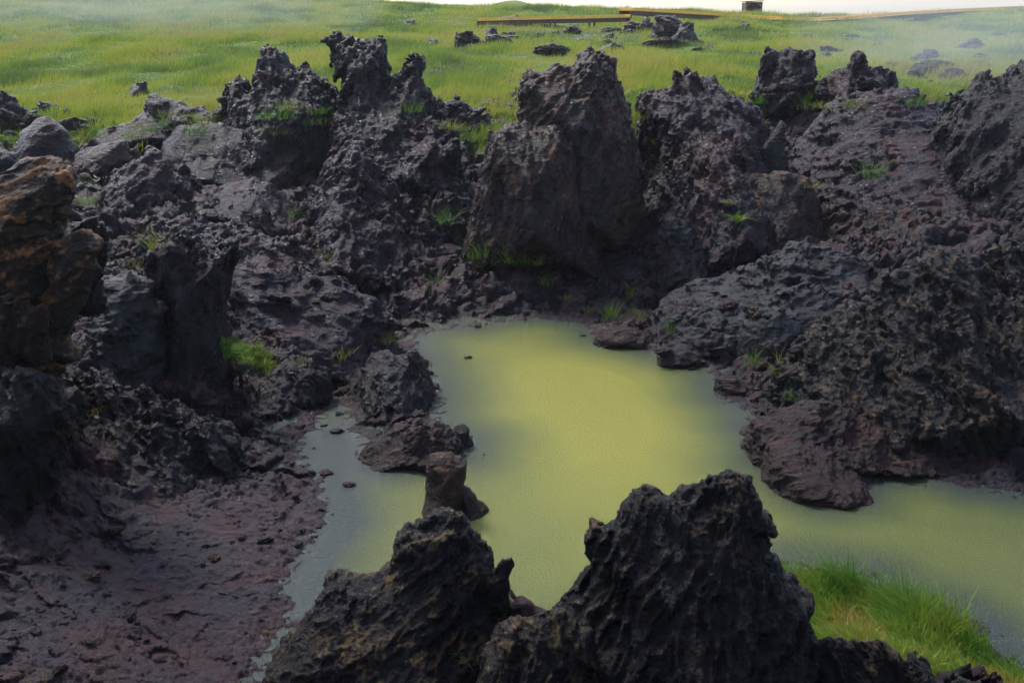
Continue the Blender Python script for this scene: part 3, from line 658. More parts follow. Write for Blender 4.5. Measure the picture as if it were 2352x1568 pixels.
# --- lava lumps out on the grass hill
for nm, lab, Y, out, zf in (
  ('lava_boulder', 'long dark lava block lying on the grass behind the central crag', 56, [(1045,110),(1050,85),(1080,80),(1110,95),(1140,92),(1155,80),(1160,112)], 0),
  ('lava_boulder', 'small dark knob on the grass behind the long lava block', 62, [(1115,85),(1122,60),(1135,55),(1145,85)], 0),
  ('lava_boulder', 'dark pointed lava lump high on the hill below the boardwalk', 66, [(1490,85),(1500,55),(1515,38),(1540,50),(1555,85)], 0),
  ('lava_boulder', 'small dark lava lump left of the pointed one on the hill', 70, [(1468,65),(1475,42),(1490,38),(1500,65)], 0),
  ('lava_boulder', 'tall dark lava stack right of the pointed hill lump', 58, [(1540,105),(1552,70),(1565,52),(1590,58),(1600,90),(1615,108)], 0),
  ('lava_boulder', 'low dark lava lump at the foot of the hill stack', 54, [(1520,125),(1530,100),(1560,95),(1580,125)], 0),
  ('lava_boulder', 'hazy dark lava lump on the grass at far right', 50, [(2180,130),(2200,100),(2240,88),(2270,105),(2280,130)], 0),
  ('lava_boulder', 'small dark rock on the grass slope left of the pointed crag', 38, [(295,215),(305,195),(330,190),(345,215)], 0),
  ('lava_boulder', 'lone small dark rock high on the left grass hill', 80, [(925,55),(935,45),(950,45),(955,55)], 0),
  ('lava_boulder', 'small dark rock on the grass between the pillar and central crag', 45, [(1182,165),(1190,150),(1205,152),(1210,165)], 0),
  ('lava_boulder', 'low dark lump on the grass left of the long lava block', 60, [(975,100),(985,90),(1005,92),(1010,100)], 0),
  ('lava_boulder', 'dark rock on the grass just above the central crag top', 40, [(1325,125),(1335,108),(1355,105),(1365,125)], 0),
  ('lava_boulder', 'flat dark rock beside the square knob on the right', 33, [(1600,205),(1610,180),(1640,175),(1650,205)], 0),
  ('lava_boulder', 'dark lump in the grass right of the hill stack', 56, [(1610,115),(1625,98),(1650,100),(1660,115)], 0)):
    C(nm, lab, 'boulder', Y, 'dark', 'aa', out, depth=0.5, amp=1.0)

# ------------------------------------------------------------------ what surface lies under a photo pixel
BS = 2.4
def zbuffer():
    W_, H_ = int(2352/BS)+1, int(1568/BS)+1
    idx = np.full((H_, W_, 3), np.nan, np.float32); parts = []
    for o_, V in zip(SURF_ORG, SURF):
        P = V.astype(np.float32)+np.array(o_, np.float32)
        q = P-np.array([0, 0, CAMZ], np.float32)
        f = q[:, 1]*CT-q[:, 2]*ST; u = q[:, 1]*ST+q[:, 2]*CT
        ok = f > 1
        px = 1176+FPX*q[:, 0]/np.where(ok, f, 1); py = 784-FPX*u/np.where(ok, f, 1)
        ok &= (px >= 0) & (px < 2352) & (py >= 0) & (py < 1568)
        parts.append(np.stack([py[ok]/BS, px[ok]/BS, f[ok], P[ok, 0], P[ok, 1], P[ok, 2]], 1))
    A_ = np.concatenate(parts); A_ = A_[np.argsort(-A_[:, 2])]
    idx[A_[:, 0].astype(int), A_[:, 1].astype(int)] = A_[:, 3:6]
    return idx
SURF_ORG = [(0, 0, 0)]*len(SURF)
ZB = zbuffer()
def hit(px, py, r=4):
    i, j = int(py/BS), int(px/BS)
    w = ZB[max(i-r, 0):i+r+1, max(j-r, 0):j+r+1].reshape(-1, 3); w = w[~np.isnan(w[:, 0])]
    if not len(w): return None
    return w[np.argsort(w[:, 1])[len(w)//4]]

# ------------------------------------------------------------------ grass
def grass_mat(name, stops, dry=(0.30, 0.26, 0.09)):
    m, nodes, links, bsdf = new_mat(name)
    hue = nodes.new('ShaderNodeAttribute'); hue.attribute_name = 'hue'
    tip = nodes.new('ShaderNodeAttribute'); tip.attribute_name = 'tip'
    c = ramp(nodes, links, hue.outputs['Fac'], stops).outputs[0]
    tf = nodes.new('ShaderNodeMath'); tf.operation = 'MULTIPLY'; tf.inputs[1].default_value = 0.45; links.new(tip.outputs['Fac'], tf.inputs[0])
    c = mixc(nodes, links, tf.outputs[0], c, dry)
    links.new(c, bsdf.inputs['Base Color']); bsdf.inputs['Roughness'].default_value = 0.5
    tr = nodes.new('ShaderNodeBsdfTranslucent'); links.new(c, tr.inputs['Color'])
    mx = nodes.new('ShaderNodeMixShader'); mx.inputs[0].default_value = 0.35
    links.new(bsdf.outputs[0], mx.inputs[1]); links.new(tr.outputs[0], mx.inputs[2])
    links.new(mx.outputs[0], nodes['Material Output'].inputs['Surface'])
    return m
HILLG = grass_mat('hill_grass', [(0.0, (0.035, 0.10, 0.018)), (0.35, (0.14, 0.25, 0.014)), (0.62, (0.28, 0.36, 0.016)), (0.82, (0.40, 0.40, 0.03)), (1.0, (0.38, 0.33, 0.06))], (0.32, 0.34, 0.08))
TUFTG = grass_mat('tuft_grass', [(0.0, (0.022, 0.11, 0.012)), (0.4, (0.060, 0.22, 0.010)), (0.7, (0.20, 0.28, 0.012)), (1.0, (0.34, 0.20, 0.03))], (0.26, 0.34, 0.05))
def blades(P, L, Wd, hue, lean, nseg=1, curl=0.5, org=(0, 0, 0)):
    """P (n,3) roots; L, Wd, hue (n,); lean (n,2) horizontal lean per unit length -> verts, tris, attrs"""
    n = len(P); a = RN.random(n)*6.283
    side = np.stack([np.cos(a), np.sin(a), a*0], 1)*Wd[:, None]*0.5
    ln = np.concatenate([lean, np.zeros((n, 1))], 1)
    rows = []
    for s_ in range(nseg+1):
        t = s_/(nseg if nseg > 1 else 1.0)
        c = P+np.stack([L*0, L*0, L*(t-curl*0.35*t*t*np.linalg.norm(lean, axis=1))], 1)+ln*(L*(t*(1-curl)+curl*t*t*1.3))[:, None]
        rows.append((c, t))
    V = []; T = []
    for c, t in rows[:-1]:
        w = (1-t)**0.7
        V += [c-side*w, c+side*w]; T += [np.full(n, t)]*2
    V.append(rows[-1][0]); T.append(np.ones(n))
    V = np.stack(V, 1).reshape(-1, 3); T = np.stack(T, 1).ravel(); k = 2*nseg+1
    b = np.arange(n)*k; F = []
    for s_ in range(nseg-1):
        F += [np.stack([b+2*s_, b+2*s_+1, b+2*s_+3], 1), np.stack([b+2*s_, b+2*s_+3, b+2*s_+2], 1)]
    F.append(np.stack([b+2*nseg-2, b+2*nseg-1, b+2*nseg], 1))
    return V-np.array(org), np.concatenate(F), {'hue': np.repeat(hue, k), 'tip': T}

WALK_L = [(1098,43,80),(1180,41,80),(1270,39,80),(1360,37,79),(1442,35,78)]
WALK_R = [(1437,27,84),(1560,34,88),(1700,42,92),(1790,48,90),(1870,50,90),(1960,45,93),(2050,37,98),(2200,28,106),(2352,21,112),(2520,14,116)]
def hill_grass():
    nt = 95000
    az = RN.uniform(-0.60, 0.60, nt); r = np.exp(RN.uniform(math.log(26), math.log(116), nt))
    x = r*np.sin(az); y = r*np.cos(az)
    z, gm, mud, d = height(x.astype(np.float32), y.astype(np.float32))
    keep = (gm > RN.random(nt)*0.9+0.05)
    for walk in (WALK_L, WALK_R):
        wx, wy, _ = np.array([at_y(*q) for q in walk]).T
        yy = np.interp(x, wx, wy, left=-99, right=-99); keep &= ~((y > yy-0.8) & (y < yy+1.6))
    x, y, z, r, gm = x[keep], y[keep], z[keep], r[keep], gm[keep]; n = len(x)
    hue = np.clip(0.63+1.0*pn(x*.16, y*.10, x*0+2)+0.65*pn(x*.6, y*.35, x*0+6)+RN.normal(0, .10, n)-0.12*sstep(60, 100, y)+0.1*sstep(-10, 5, x)*sstep(60, 40, y), 0, 1)
    tall = np.clip(0.75+0.9*pn(x*.3, y*.2, x*0+12), 0.35, 1.5)
    k = 6
    P = np.repeat(np.stack([x, y, z-0.05], 1), k, 0)+np.concatenate([RN.normal(0, 1, (n*k, 2))*np.repeat(0.09+0.0022*r, k)[:, None], np.zeros((n*k, 1))], 1)
    rr = np.repeat(r, k); L = RN.uniform(.22, .50, n*k)*np.repeat(tall, k)*(0.85+rr*0.004)
    lean = RN.normal(0, .28, (n*k, 2))+np.array([0.22, -0.05])
    V, F, A_ = blades(P, L, 0.010+rr*0.00050, np.clip(np.repeat(hue, k)+RN.normal(0, .07, n*k), 0, 1), lean, 1)
    tag(obj_np('hill_grass', V, F, HILLG, attrs=A_), 'green and yellow meadow grass over the hill beyond the lava', 'grass', kind='stuff')
hill_grass()

def shore_grass():
    # the bright bank of grass at the near right shore
    n = 3000; PP = []; HH = []; LL = []; LE = []
    pts_ = RN.uniform([1790, 1270], [2420, 1640], (n*3, 2))
    top = np.interp(pts_[:, 0], [1790, 1900, 2000, 2060, 2150, 2200, 2300, 2420], [1335, 1345, 1365, 1410, 1425, 1455, 1525, 1600])
    pts_ = pts_[pts_[:, 1] > top][:n]
    for px, py in pts_:
        x, y, z = at_z(px, py, 0.12)
        PP.append((x, y, height(np.array([x], np.float32), np.array([y], np.float32), False)[0][0]))
    P = np.array(PP); m = P[:, 2] > -0.08; P = P[m]; px = pts_[m, 0]; py = pts_[m, 1]; top = np.interp(px, [1790, 1900, 2000, 2060, 2150, 2200, 2300, 2420], [1335, 1345, 1365, 1410, 1425, 1455, 1525, 1600])
    edge = np.exp(-(py-top)/42.0)                       # taller and greener along the waterline
    hue = np.clip(0.76-0.42*edge+0.5*pn(P[:, 0]*2.2, P[:, 1]*2.2, P[:, 0]*0)+RN.normal(0, .08, len(P)), 0, 1)
    k = 9
    lump = 1+0.95*pn(P[:, 0]*1.6, P[:, 1]*1.6, P[:, 0]*0+5)
    L = np.repeat((0.13+0.26*edge)*lump, k)*RN.uniform(.6, 1.25, len(P)*k)
    Pk = np.repeat(P, k, 0)+np.concatenate([RN.normal(0, .035, (len(P)*k, 2)), np.full((len(P)*k, 1), -0.02)], 1)
    lean = RN.normal(0, .30, (len(P)*k, 2))+np.array([-0.22, 0.12])
    V, F, A_ = blades(Pk, L, RN.uniform(.009, .020, len(L)), np.clip(np.repeat(hue, k)+RN.normal(0, .07, len(L)), 0, 1), lean, 3, 0.8)
    tag(obj_np('shore_grass', V, F, TUFTG, attrs=A_), 'bright green and straw grass on the near right shore', 'grass', kind='stuff')
shore_grass()

def tuft(px, py, h_px, n, hue, label, spread=0.07, lean=(0.1, 0), name='grass_tuft', cat='grass tuft', group=None, curl=0.8, wob=.45, wd=1.0):
    p = hit(px, py)
    if p is None: return
    org = (float(p[0]), float(p[1]), float(p[2])-0.04)
    dist = math.hypot(p[1], 6-p[2]); L0 = h_px*dist/FPX
    P = np.concatenate([RN.normal(0, spread, (n, 2)), np.zeros((n, 1))], 1)
    L = RN.uniform(.55, 1.15, n)*L0+0.03
    out = P[:, :2]/max(spread, 1e-3)*0.25
    V, F, A_ = blades(P, L, np.full(n, max(0.004, dist*0.0005)*wd), np.clip(hue+RN.normal(0, .12, n), 0, 1), out+RN.normal(0, wob, (n, 2))+np.array(lean), 3, curl)
    o = obj_np(name, V, F, TUFTG, loc=org, attrs=A_); tag(o, label, cat, group)
T = tuft
LEDGE = 'grass tufts on the ledge below the central crag'
for i, (px, py, h, n, hu, lab) in enumerate((
  (1085, 598, 34, 40, .55, 'low dull green tuft at the left end of the ledge below the central crag'),
  (1112, 590, 58, 46, .30, 'tall dark green tuft second from left on the ledge below the central crag'),
  (1165, 590, 60, 60, .45, 'widest tuft with seed stalks in the middle of the ledge'),
  (1200, 610, 52, 44, .40, 'green tuft right of the seed-stalk tuft on the ledge'),
  (1238, 600, 46, 50, .65, 'straw-tinged tuft at the right end of the ledge'))):
    T(px, py, h, n, hu, lab, 0.10, group=LEDGE)
T(1020, 520, 48, 50, .35, 'green tuft in the cleft between the cone mound and the central crag', 0.14)
T(1260, 655, 36, 30, .6, 'yellow-green tuft hanging below the ledge', 0.07)
T(1400, 722, 52, 60, .55, 'bright upright tuft above the far right corner of the pool', 0.08, wob=.2)
T(1355, 715, 24, 30, .6, 'short tuft left of the bright upright one by the pool', 0.08)
T(1470, 728, 38, 40, .65, 'yellow-green spiky tuft right of the bright upright one', 0.08)
T(1445, 675, 36, 30, .5, 'small tuft on the dark bank above the spiky one', 0.08)
T(1535, 762, 52, 34, .2, 'dark green reed-like tuft at the upper right shore', 0.06, wob=.2)
T(1735, 835, 52, 44, .3, 'green tuft on the right bank above the reddish shelf', 0.08, wob=.3)
T(1790, 865, 66, 30, .8, 'pale spreading tuft with long arching blades on the right bank', 0.04, wob=.7)
T(1815, 905, 40, 16, .5, 'sparse fallen tuft beside the pale spreading one', 0.06, wob=.9)
T(890, 785, 30, 60, .75, 'yellow-green tuft at the top left corner of the pool', 0.12)
T(775, 812, 26, 50, .9, 'straw-yellow tuft by the head of the left inlet', 0.12)
T(700, 828, 20, 26, .95, 'small withered tuft left of the straw-yellow one', 0.08)
T(745, 590, 34, 18, .85, 'thin yellow tuft with drooping blades on the bare slope', 0.03, wob=.8)
T(665, 495, 44, 22, .35, 'thin green tuft below the dark fold right of the smooth hump', 0.04, wob=.6)
T(362, 560, 52, 44, .8, 'pale drooping tuft on the crest left of the dark pinnacle', 0.10, lean=(-.3, 0))
T(310, 612, 34, 18, .9, 'dry tuft behind the grey leaning slab', 0.06)
T(195, 470, 42, 60, .6, 'lime tuft right of the ochre tower', 0.10)
T(205, 418, 28, 30, .5, 'small green tuft above the lime one', 0.07)
T(215, 940, 24, 30, 1.0, 'orange withered tuft on the dark columns at lower left', 0.05, wob=.8)
T(95, 1560, 44, 14, .9, 'sparse yellow stalks at the bottom left corner', 0.04, wob=.25)
T(125, 1566, 30, 14, .95, 'short yellow stalks at the bottom edge near the left corner', 0.05, wob=.5)
T(1160, 1402, 44, 8, .5, 'three thin green blades between the foreground crags', 0.02, wob=.15)
T(1080, 1440, 36, 8, .6, 'thin grass blades on the side of the centre foreground crag', 0.03, wob=.3)
T(1050, 1495, 24, 20, .6, 'tiny green plant on the front of the centre foreground crag', 0.02, wob=.9)
T(320, 310, 34, 80, .6, 'bright grass clump on the left rim behind the wet boulders', 0.2)
T(455, 280, 26, 60, .8, 'yellowish grass clump left of the pointed crag', 0.2)
T(2010, 400, 50, 60, .35, 'green tuft streak high on the right slope', 0.16, wob=.4)
T(1860, 420, 16, 40, .85, 'yellow moss-like tuft above the brown overhanging face', 0.10)
T(2140, 225, 36, 40, .9, 'pale straw tuft on the right rim', 0.10)
T(1700, 500, 24, 60, .6, 'leafy green plant in the crack of the brown overhanging face', 0.07, wob=1.2, name='crevice_plant', cat='plant', wd=2.2)
T(1688, 460, 12, 30, .6, 'tiny leafy plant above the one in the brown face', 0.04, wob=1.2, name='crevice_plant', cat='plant', wd=2.2)
T(712, 402, 14, 30, .7, 'tiny lime plant low on the folded outcrop', 0.05, wob=1.2, name='crevice_plant', cat='plant', wd=2.0)
T(708, 365, 14, 30, .55, 'tiny green plant higher on the folded outcrop', 0.05, wob=1.2, name='crevice_plant', cat='plant', wd=2.0)
T(1500, 318, 12, 26, .9, 'tiny yellow plant right of the central crag', 0.05, wob=1.0, name='crevice_plant', cat='plant', wd=2.0)
T(995, 645, 22, 40, .5, 'faint green tuft on the mud slope above the pool', 0.12)
T(800, 925, 36, 5, 1.0, 'pale dry stalk in the left inlet', 0.02, wob=.4)
T(2345, 540, 12, 60, .65, 'flat green tuft at the right edge above the black crag', 0.09)
T(1300, 690, 12, 50, .7, 'flat mossy tuft on the far shore rocks', 0.10, wob=.9)

def moss():
    pts_ = []
    for i in range(420):
        t = RN.random(); px = 515+105*t+RN.normal(0, 6); py = 798+36*t+RN.normal(0, 9)
        p = hit(px, py, 2)
        if p is not None: pts_.append(p)
    P = np.array(pts_); med = np.median(P[:, 1]); P = P[np.abs(P[:, 1]-med) < 1.2]
    org = P.mean(0); P = np.repeat(P, 14, 0)+RN.normal(0, .035, (len(P)*14, 3)); n = len(P)
    hue = np.clip(0.25+0.6*(P[:, 0]-P[:, 0].min())/np.ptp(P[:, 0])+RN.normal(0, .12, n), 0, 1)
    V, F, A_ = blades(P, RN.uniform(.04, .11, n), np.full(n, .012), hue, RN.normal(0, .7, (n, 2)), 2, .8, org)
    tag(obj_np('moss_cushion', V, F, TUFTG, loc=tuple(map(float, org)), attrs=A_), 'bright green moss cushion at the foot of the dark pinnacle', 'moss')
moss()

# ------------------------------------------------------------------ loose stones
import bmesh
def stone_mesh(i, mat):
    bm = bmesh.new(); bmesh.ops.create_icosphere(bm, subdivisions=5, radius=1.0)
    V = np.array([v.co[:] for v in bm.verts], np.float32); F = np.array([[v.index for v in f.verts] for f in bm.faces]); bm.free()
    p = (V[:, 0]+i*5, V[:, 1]+i*3, V[:, 2])
    g, t = facets(p[0], p[1], p[2], 0.9); g2, t2 = facets(p[0], p[1], p[2], 0.36); g3, _ = facets(p[0], p[1], p[2], 0.14)
    r = 1+0.30*fbm(p, 0.9, 3, 0.5, i*3.0)+0.17*g+0.07*g2+0.025*g3+0.05*fbm(p, 5.0, 3, 0.6, i)
    V = V*r[:, None]*np.array([1, .85+.1*(i % 3), .55+.12*(i % 2)])
    return mesh_np('stone', V, F, MAT[mat], attrs={'proud': np.clip(0.3+g2, 0, 1), 'tint': 0.5*t+0.5*t2})
protos = [stone_mesh(i, m_) for i, m_ in enumerate(('dark', 'purple', 'red', 'grey', 'brown', 'dark', 'purple', 'black'))]
def scatter(n, box, size, label, group, name='lava_stone', cat='stone', cond=None, kinds=range(8), sink=0.25, where=((9e9, ''),), ymin=0):
    done = 0; tries = 0
    while done < n and tries < n*8:
        tries += 1
        px = rnd.uniform(box[0], box[2]); py = rnd.uniform(box[1], box[3])
        if cond and not cond(px, py): continue
        p = hit(px, py, 1)
        if p is None or p[2] < 0.0 or p[1] < ymin: continue
        o = bpy.data.objects.new(name, protos[rnd.choice(list(kinds))]); COL.objects.link(o)
        s_ = size[0]*(size[1]/size[0])**(rnd.random()**1.7)
        o.scale = (s_*rnd.uniform(.8, 1.3), s_*rnd.uniform(.7, 1.1), s_*rnd.uniform(.6, 1.1)); o.rotation_euler = (rnd.uniform(-.5, .5), rnd.uniform(-.5, .5), rnd.uniform(0, 6.28))
        o.location = (float(p[0]), float(p[1]), float(p[2])-s_*sink+s_*0.1)
        rk = s_/size[1]; sw = 'tiny' if rk < .33 else 'small' if rk < .5 else 'medium' if rk < .75 else 'large'
        kc = {'dark_lava': 'dark', 'purple_lava': 'purple', 'red_lava': 'reddish', 'blue_grey_lava': 'blue-grey', 'brown_lava': 'brown', 'black_lava': 'black'}[o.data.materials[0].name]
        wh = [w_ for e_, w_ in where if px < e_][0]
        tag(o, sw+' '+kc+' '+label+' '+wh, cat, group); done += 1
for px_, py_, r_, k_, lab in ((773, 992, .085, 0, 'round dark stone alone in the mouth of the left inlet'), (801, 1114, .07, 2, 'small red stone breaking the water in the left arm'),
        (1075, 822, .06, 0, 'tiny dark stone poking out near the far left of the pool'), (975, 860, .12, 0, 'small dark stone beside the spur in the main pool')):
    o = bpy.data.objects.new('lava_stone', protos[k_]); COL.objects.link(o); x_, y_, _ = at_z(px_, py_); o.location = (x_, y_, r_*0.15); o.scale = (r_*1.2, r_, r_*.9); tag(o, lab, 'stone')
def shoreline_stones(n):
    Q = np.array(POND); seg = np.linalg.norm(np.roll(Q, -1, 0)-Q, axis=1); done = 0
    while done < n:
        i = rnd.choices(range(len(Q)), seg)[0]; t = rnd.random(); a, b = Q[i], Q[(i+1) % len(Q)]
        x_, y_ = a+(b-a)*t; x_ += rnd.gauss(0, .13); y_ += rnd.gauss(0, .16)
        px = 1176+x_*FPX/(y_*CT+6*ST); py = 784+FPX*(6*CT-y_*ST)/(y_*CT+6*ST)
        if not (560 < px < 2340 and 735 < py < 1480) or (px > 1780 and py > 1230) or py > 1330+0.0*px and px > 900: continue
        o = bpy.data.objects.new('lava_stone', protos[rnd.choice((0, 1, 2, 4, 5))]); COL.objects.link(o)
        s_ = .018*(6.0**(rnd.random()**1.8)); o.scale = (s_*rnd.uniform(.9, 1.5), s_*rnd.uniform(.8, 1.2), s_*rnd.uniform(.6, 1.0)); o.rotation_euler = (0, 0, rnd.uniform(0, 6.28))
        o.location = (x_, y_, s_*rnd.uniform(-.1, .25))
        rk = s_/.108; sw = 'tiny' if rk < .33 else 'small' if rk < .6 else 'larger'
        wh = 'in the left inlet' if px < 960 and py < 1100 else 'on the left arm of the pool' if px < 960 else 'by the dark spur' if px < 1120 else 'along the far edge' if py < 800 else 'on the upper right side' if px < 1720 else 'by the reddish shelf' if px < 2000 else 'near the right edge'
        tag(o, sw+' '+{'dark_lava': 'dark', 'purple_lava': 'purple', 'red_lava': 'reddish', 'brown_lava': 'brown'}[o.data.materials[0].name]+' wet stone at the waterline '+wh, 'stone', 'wet stones along the waterline'); done += 1
shoreline_stones(70)
scatter(76, (20, 1180, 720, 1560), (.022, .11), 'stone half sunk in the mud', 'stones on the lower left mud flat', where=((160, 'below the black left wall'), (330, 'on the left of the mud flat'), (470, 'in the middle of the mud flat'), (600, 'toward the water side of the flat'), (9e9, 'close to the left waterline')), cond=lambda a, b: a < 640+(1330-b)*0.2)
scatter(24, (640, 1040, 745, 1260), (.02, .07), 'broken stone on the ragged left waterline', 'stones along the left waterline', where=((680, 'a step back from the water'), (715, 'near the edge'), (9e9, 'touching the water')))
scatter(34, (900, 610, 1350, 740), (.04, .16), 'stone on the far mud bank', 'stones on the far mud bank', where=((1000, 'above the left corner of the pool'), (1120, 'left of the ledge tufts'), (1230, 'below the ledge tufts'), (9e9, 'above the right far corner')))
scatter(30, (560, 600, 940, 780), (.05, .22), 'stone on the slope left of the pool', 'stones on the left slope', where=((650, 'above the moss cushion'), (750, 'below the smooth hump'), (840, 'below the cone mound'), (9e9, 'nearest the pool')))
scatter(36, (1450, 640, 1900, 860), (.05, .2), 'stone on the right bank', 'stones on the right bank', where=((1560, 'by the far corner of the pool'), (1680, 'before the blue-grey ridge'), (1790, 'by the rounded blue-grey boulder'), (9e9, 'below the big black crag')))
EDGE = lambda a: np.interp(a, [0, 200, 500, 1000, 1200, 1450, 1700, 2100, 2352], [290, 265, 262, 255, 235, 245, 225, 205, 190])
scatter(60, (0, 150, 2352, 330), (.15, .55), 'boulder at the foot of the grass', 'boulders along the foot of the grass hill', 'lava_boulder', 'boulder', ymin=27.0, where=((200, 'near the left edge'), (360, 'above the long purple slab'), (520, 'left of the pointed crag'), (1010, 'behind the flat-topped pillar'), (1200, 'in the grassy gap'), (1480, 'right of the central crag'), (1740, 'left of the hollow-topped crag'), (2080, 'behind the two-peaked crag'), (9e9, 'above the misty right wall')), cond=lambda a, b: abs(b-EDGE(a)) < 32, kinds=(0, 5, 1, 7))
scatter(34, (1000, 150, 1240, 300), (.10, .4), 'boulder in the grassy gap', 'boulders in the grassy gap', 'lava_boulder', 'boulder', ymin=28.5, where=((1070, 'close behind the pillar'), (1150, 'in the middle'), (9e9, 'beside the central crag')), kinds=(0, 5, 1, 3))
scatter(64, (1040, 48, 1760, 130), (.25, 1.2), 'boulder on the hill', 'boulders on the hill under the boardwalk', 'lava_boulder', 'boulder', ymin=44, where=((1260, 'under the left part of the boardwalk'), (1350, 'left of the boardwalk step'), (1450, 'under the boardwalk step'), (1560, 'by the pointed hill lump'), (1660, 'right of the hill stack'), (9e9, 'below the wooden shelter')), kinds=(0, 5, 7))
scatter(26, (1780, 80, 2340, 180), (.3, .8), 'hazy boulder on the right of the hill', 'boulders on the right part of the hill', 'lava_boulder', 'boulder', ymin=36, where=((2050, 'above the two-peaked crag'), (2200, 'left of the hazy lump'), (9e9, 'near the right edge')), kinds=(0, 5, 7))

for i in range(46):
    px = rnd.uniform(10, 2340); py = EDGE(px)+rnd.uniform(-8, 42); p_ = hit(px, py, 1)
    if p_ is None or p_[1] < 25: continue
    hu = rnd.uniform(.25, .85)
    wh = [w_ for e_, w_ in ((200, 'near the left edge'), (360, 'above the long purple slab'), (520, 'left of the pointed crag'), (1010, 'behind the flat-topped pillar'), (1200, 'in the grassy gap'), (1480, 'right of the central crag'), (1740, 'left of the hollow-topped crag'), (2080, 'behind the two-peaked crag'), (9e9, 'above the misty right wall')) if px < e_][0]
    T(px, py, rnd.uniform(14, 30), 70, hu, ('dark green' if hu < .42 else 'fresh green' if hu < .62 else 'yellowish')+' grass clump among the rim boulders '+wh, 0.16, group='grass clumps among the rim boulders')

# ------------------------------------------------------------------ boardwalk
def wood_mat(name, c1, c2):
    m, nodes, links, bsdf = new_mat(name)
    tc = nodes.new('ShaderNodeTexCoord')
    n1 = noise(nodes, links, tc.outputs['Object'], 1.3, 5, .6); c = mixc(nodes, links, ramp(nodes, links, n1, [(.35, 0), (.65, 1)]).outputs[0], c1, c2)
    links.new(c, bsdf.inputs['Base Color']); bsdf.inputs['Roughness'].default_value = 0.55
    return m
WOOD = wood_mat('wet_orange_wood', (0.78, 0.42, 0.05), (0.85, 0.52, 0.10))
DWOOD = wood_mat('dark_brown_wood', (0.035, 0.022, 0.015), (0.07, 0.04, 0.025))  # near-black brown for the boardwalk supports and the shelter walls, roof and floor
def frame(d):
    d = np.array(d)/np.linalg.norm(d); s_ = np.cross(d, [0, 0, 1]); s_ /= np.linalg.norm(s_); u = np.cross(s_, d)
    return np.stack([d, s_, u], 1)
def boardwalk():
    r0 = at_y(*WALK_L[-1]); root = bpy.data.objects.new('boardwalk', None); COL.objects.link(root)
    O = np.array([r0[0], r0[1], ground_z(r0[0], r0[1])]); root.location = O
    tag(root, 'long wet orange wooden boardwalk on dark posts crossing the top of the hill', 'boardwalk')
    for walk in (WALK_L, WALK_R):
        Q = [np.array(at_y(*q)) for q in walk]
        Q = [q+np.array([0, 0, 0.12 if walk is WALK_R else -0.12]) for q in Q]; deck = []; kerb = [[], []]; beam = []; posts = []
        for a, b in zip(Q[:-1], Q[1:]):
            L = np.linalg.norm(b-a); M = frame(b-a); n = int(L/0.24)
            for i in range(n):
                c = a+(b-a)*((i+.5)/n); deck.append((c-O+np.array([0, 0, -0.03])+M[:, 1]*0, (0.105, 0.85, 0.025), M))
            for sgn in (0, 1):
                c = (a+b)/2+M[:, 1]*(0.80 if sgn else -0.80)
                kerb[sgn].append((c-O+np.array([0, 0, 0.10]), (L/2, 0.05, 0.075), M))
                nb = max(1, int(L/1.2))
                for i in range(nb):
                    cc = a+(b-a)*((i+.5)/nb)+M[:, 1]*(0.80 if sgn else -0.80); kerb[sgn].append((cc-O+np.array([0, 0, 0.02]), (0.09, 0.045, 0.028), M))
            for sgn in (-1, 1):
                beam.append(((a+b)/2+M[:, 1]*0.7*sgn-O+np.array([0, 0, -0.215]), (L/2, 0.05, 0.15), M))
            npst = max(1, int(L/2.6))
            for i in range(npst):
                for sgn in (-1, 1):
                    cc = a+(b-a)*(i/npst)+M[:, 1]*0.62*sgn; g = ground_z(cc[0], cc[1])-0.6
                    top = cc[2]-0.06; posts.append((np.array([cc[0], cc[1], (top+g)/2])-O, (0.07, 0.07, max((top-g)/2, .1)), None))
        boxes('deck', deck, WOOD, root); boxes('kerb_rail', kerb[0], WOOD, root); boxes('kerb_rail', kerb[1], WOOD, root); boxes('support_beam', beam, DWOOD, root)
        for c, h, M in posts[:48]:
            boxes('post', [(np.zeros(3), h, None)], DWOOD, root, tuple(map(float, c)))
boardwalk()
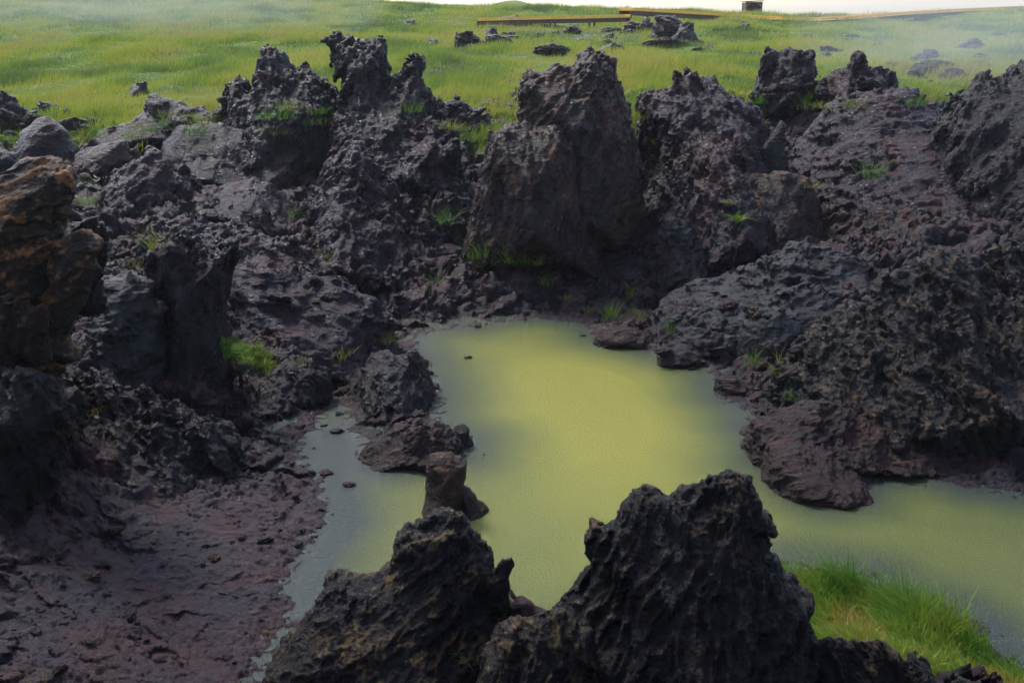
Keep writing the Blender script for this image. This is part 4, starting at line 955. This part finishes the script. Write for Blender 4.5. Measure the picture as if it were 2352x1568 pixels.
def hut():
    x, y, _ = at_y(1726, 36, 113); z = float(height(np.array([x], np.float32), np.array([y], np.float32))[0][0]); z = max(z, at_y(1726, 38, 113)[2])
    root = bpy.data.objects.new('wooden_shelter', None); COL.objects.link(root); root.location = (x, y, z-0.1)
    tag(root, 'small open-fronted dark wooden shelter on the skyline behind the boardwalk', 'shelter')
    FR = wood_mat('shelter_frame_wood', (0.20, 0.12, 0.06), (0.28, 0.16, 0.08)); w, dpt, H = 0.86, 0.8, 1.5
    for sx in (-1, 1):
        for sy in (-1, 1): boxes('post', [((0, 0, 0), (0.055, 0.055, H/2), None)], FR, root, (sx*w, sy*dpt, H/2))
    boxes('side_wall', [((0, 0, 0), (0.02, dpt-0.06, H/2-0.04), None)], DWOOD, root, (-w, 0, H/2))
    boxes('side_wall', [((0, 0, 0), (0.02, dpt-0.06, H/2-0.04), None)], DWOOD, root, (w, 0, H/2))
    boxes('back_wall', [((x_, 0, 0), (0.09, 0.02, H/2-0.02), None) for x_ in np.arange(-0.72, 0.75, 0.18)], DWOOD, root, (0, dpt, H/2))
    for sx in (-1, 1):
        a = np.array([sx*w, -dpt-0.02, H-0.5]); b = np.array([sx*(w-0.48), -dpt-0.02, H-0.04]); M = frame(b-a)
        boxes('brace', [((0, 0, 0), (np.linalg.norm(b-a)/2, 0.035, 0.035), M)], FR, root, tuple((a+b)/2))
    boxes('lintel', [((0, 0, 0), (w+0.05, 0.05, 0.06), None)], FR, root, (0, -dpt, H+0.0))
    M = frame((1, 0, 0.045))
    boxes('roof', [((0, 0, 0), (w+0.14, dpt+0.14, 0.035), M)], DWOOD, root, (0, 0, H+0.12))
    boxes('floor', [((0, 0, 0), (w-0.06, dpt-0.06, 0.04), None)], DWOOD, root, (0, 0, 0.1))
hut()
def far_hill():
    xs = np.linspace(-34, 30, 60); ys = np.linspace(225, 300, 30); X, Y = np.meshgrid(xs, ys); X = X.ravel(); Y = Y.ravel()
    cx, cy, top = at_y(1180, 2, 260); e = sstep(1, 0, np.hypot((X-cx)/24, (Y-cy)/36)); Z = -2+(top+2)*e**0.8+0.5*pn(X*.2, Y*.2, X*0)*e
    I = np.arange(len(X)).reshape(30, 60); F = np.stack([I[:-1, :-1], I[:-1, 1:], I[1:, 1:], I[1:, :-1]], -1).reshape(-1, 4)
    tag(obj_np('hill', np.stack([X, Y, Z], 1), F, GROUND, attrs={'grassy': X*0+1, 'mud': X*0, 'tint': X*0+.5}), kind='structure')
far_hill()

# ------------------------------------------------------------------ air
def haze():
    m = bpy.data.materials.new('haze'); m.use_nodes = True; nt = m.node_tree; nt.nodes.clear()
    out = nt.nodes.new('ShaderNodeOutputMaterial'); v = nt.nodes.new('ShaderNodeVolumePrincipled')
    v.inputs['Color'].default_value = (0.93, 0.96, 1.0, 1); v.inputs['Density'].default_value = 0.00035; v.inputs['Anisotropy'].default_value = 0.2
    nt.links.new(v.outputs[0], out.inputs['Volume'])
    o = boxes('haze', [((0, 0, 0), (1000, 1000, 10.5), None)], m, None, (0, 0, 4.5)); tag(o, 'thin rainy haze in the air', 'haze', kind='stuff')
haze()
def steam(px, py, Y, rad, dens, label):
    m = bpy.data.materials.new('steam'); m.use_nodes = True; nt = m.node_tree; nt.nodes.clear()
    out = nt.nodes.new('ShaderNodeOutputMaterial'); v = nt.nodes.new('ShaderNodeVolumePrincipled')
    v.inputs['Color'].default_value = (0.93, 0.97, 1.0, 1); v.inputs['Density'].default_value = dens; nt.links.new(v.outputs[0], out.inputs['Volume'])
    bm = bmesh.new(); bmesh.ops.create_icosphere(bm, subdivisions=4, radius=1.0); V = np.array([q.co[:] for q in bm.verts]); F = np.array([[q.index for q in f.verts] for f in bm.faces]); bm.free()
    V = V*(1+0.28*fbm((V[:, 0], V[:, 1], V[:, 2]), 1.1, 2, .5, px))[:, None]*np.array(rad)
    tag(obj_np('steam', V, F, m, loc=at_y(px, py, Y)), label, 'steam', kind='stuff')
for k_ in (1.0, 0.7, 0.42):
    steam(2290, 150, 38, (7.5*k_, 9*k_, 4.2*k_), 0.012, 'thin bluish steam drifting over the right rim')
    steam(300, -10, 70, (17*k_, 14*k_, 4.5*k_), 0.006, 'thin pale steam drifting over the upper left hill')

print('verts', sum(s[1] for s in stats))
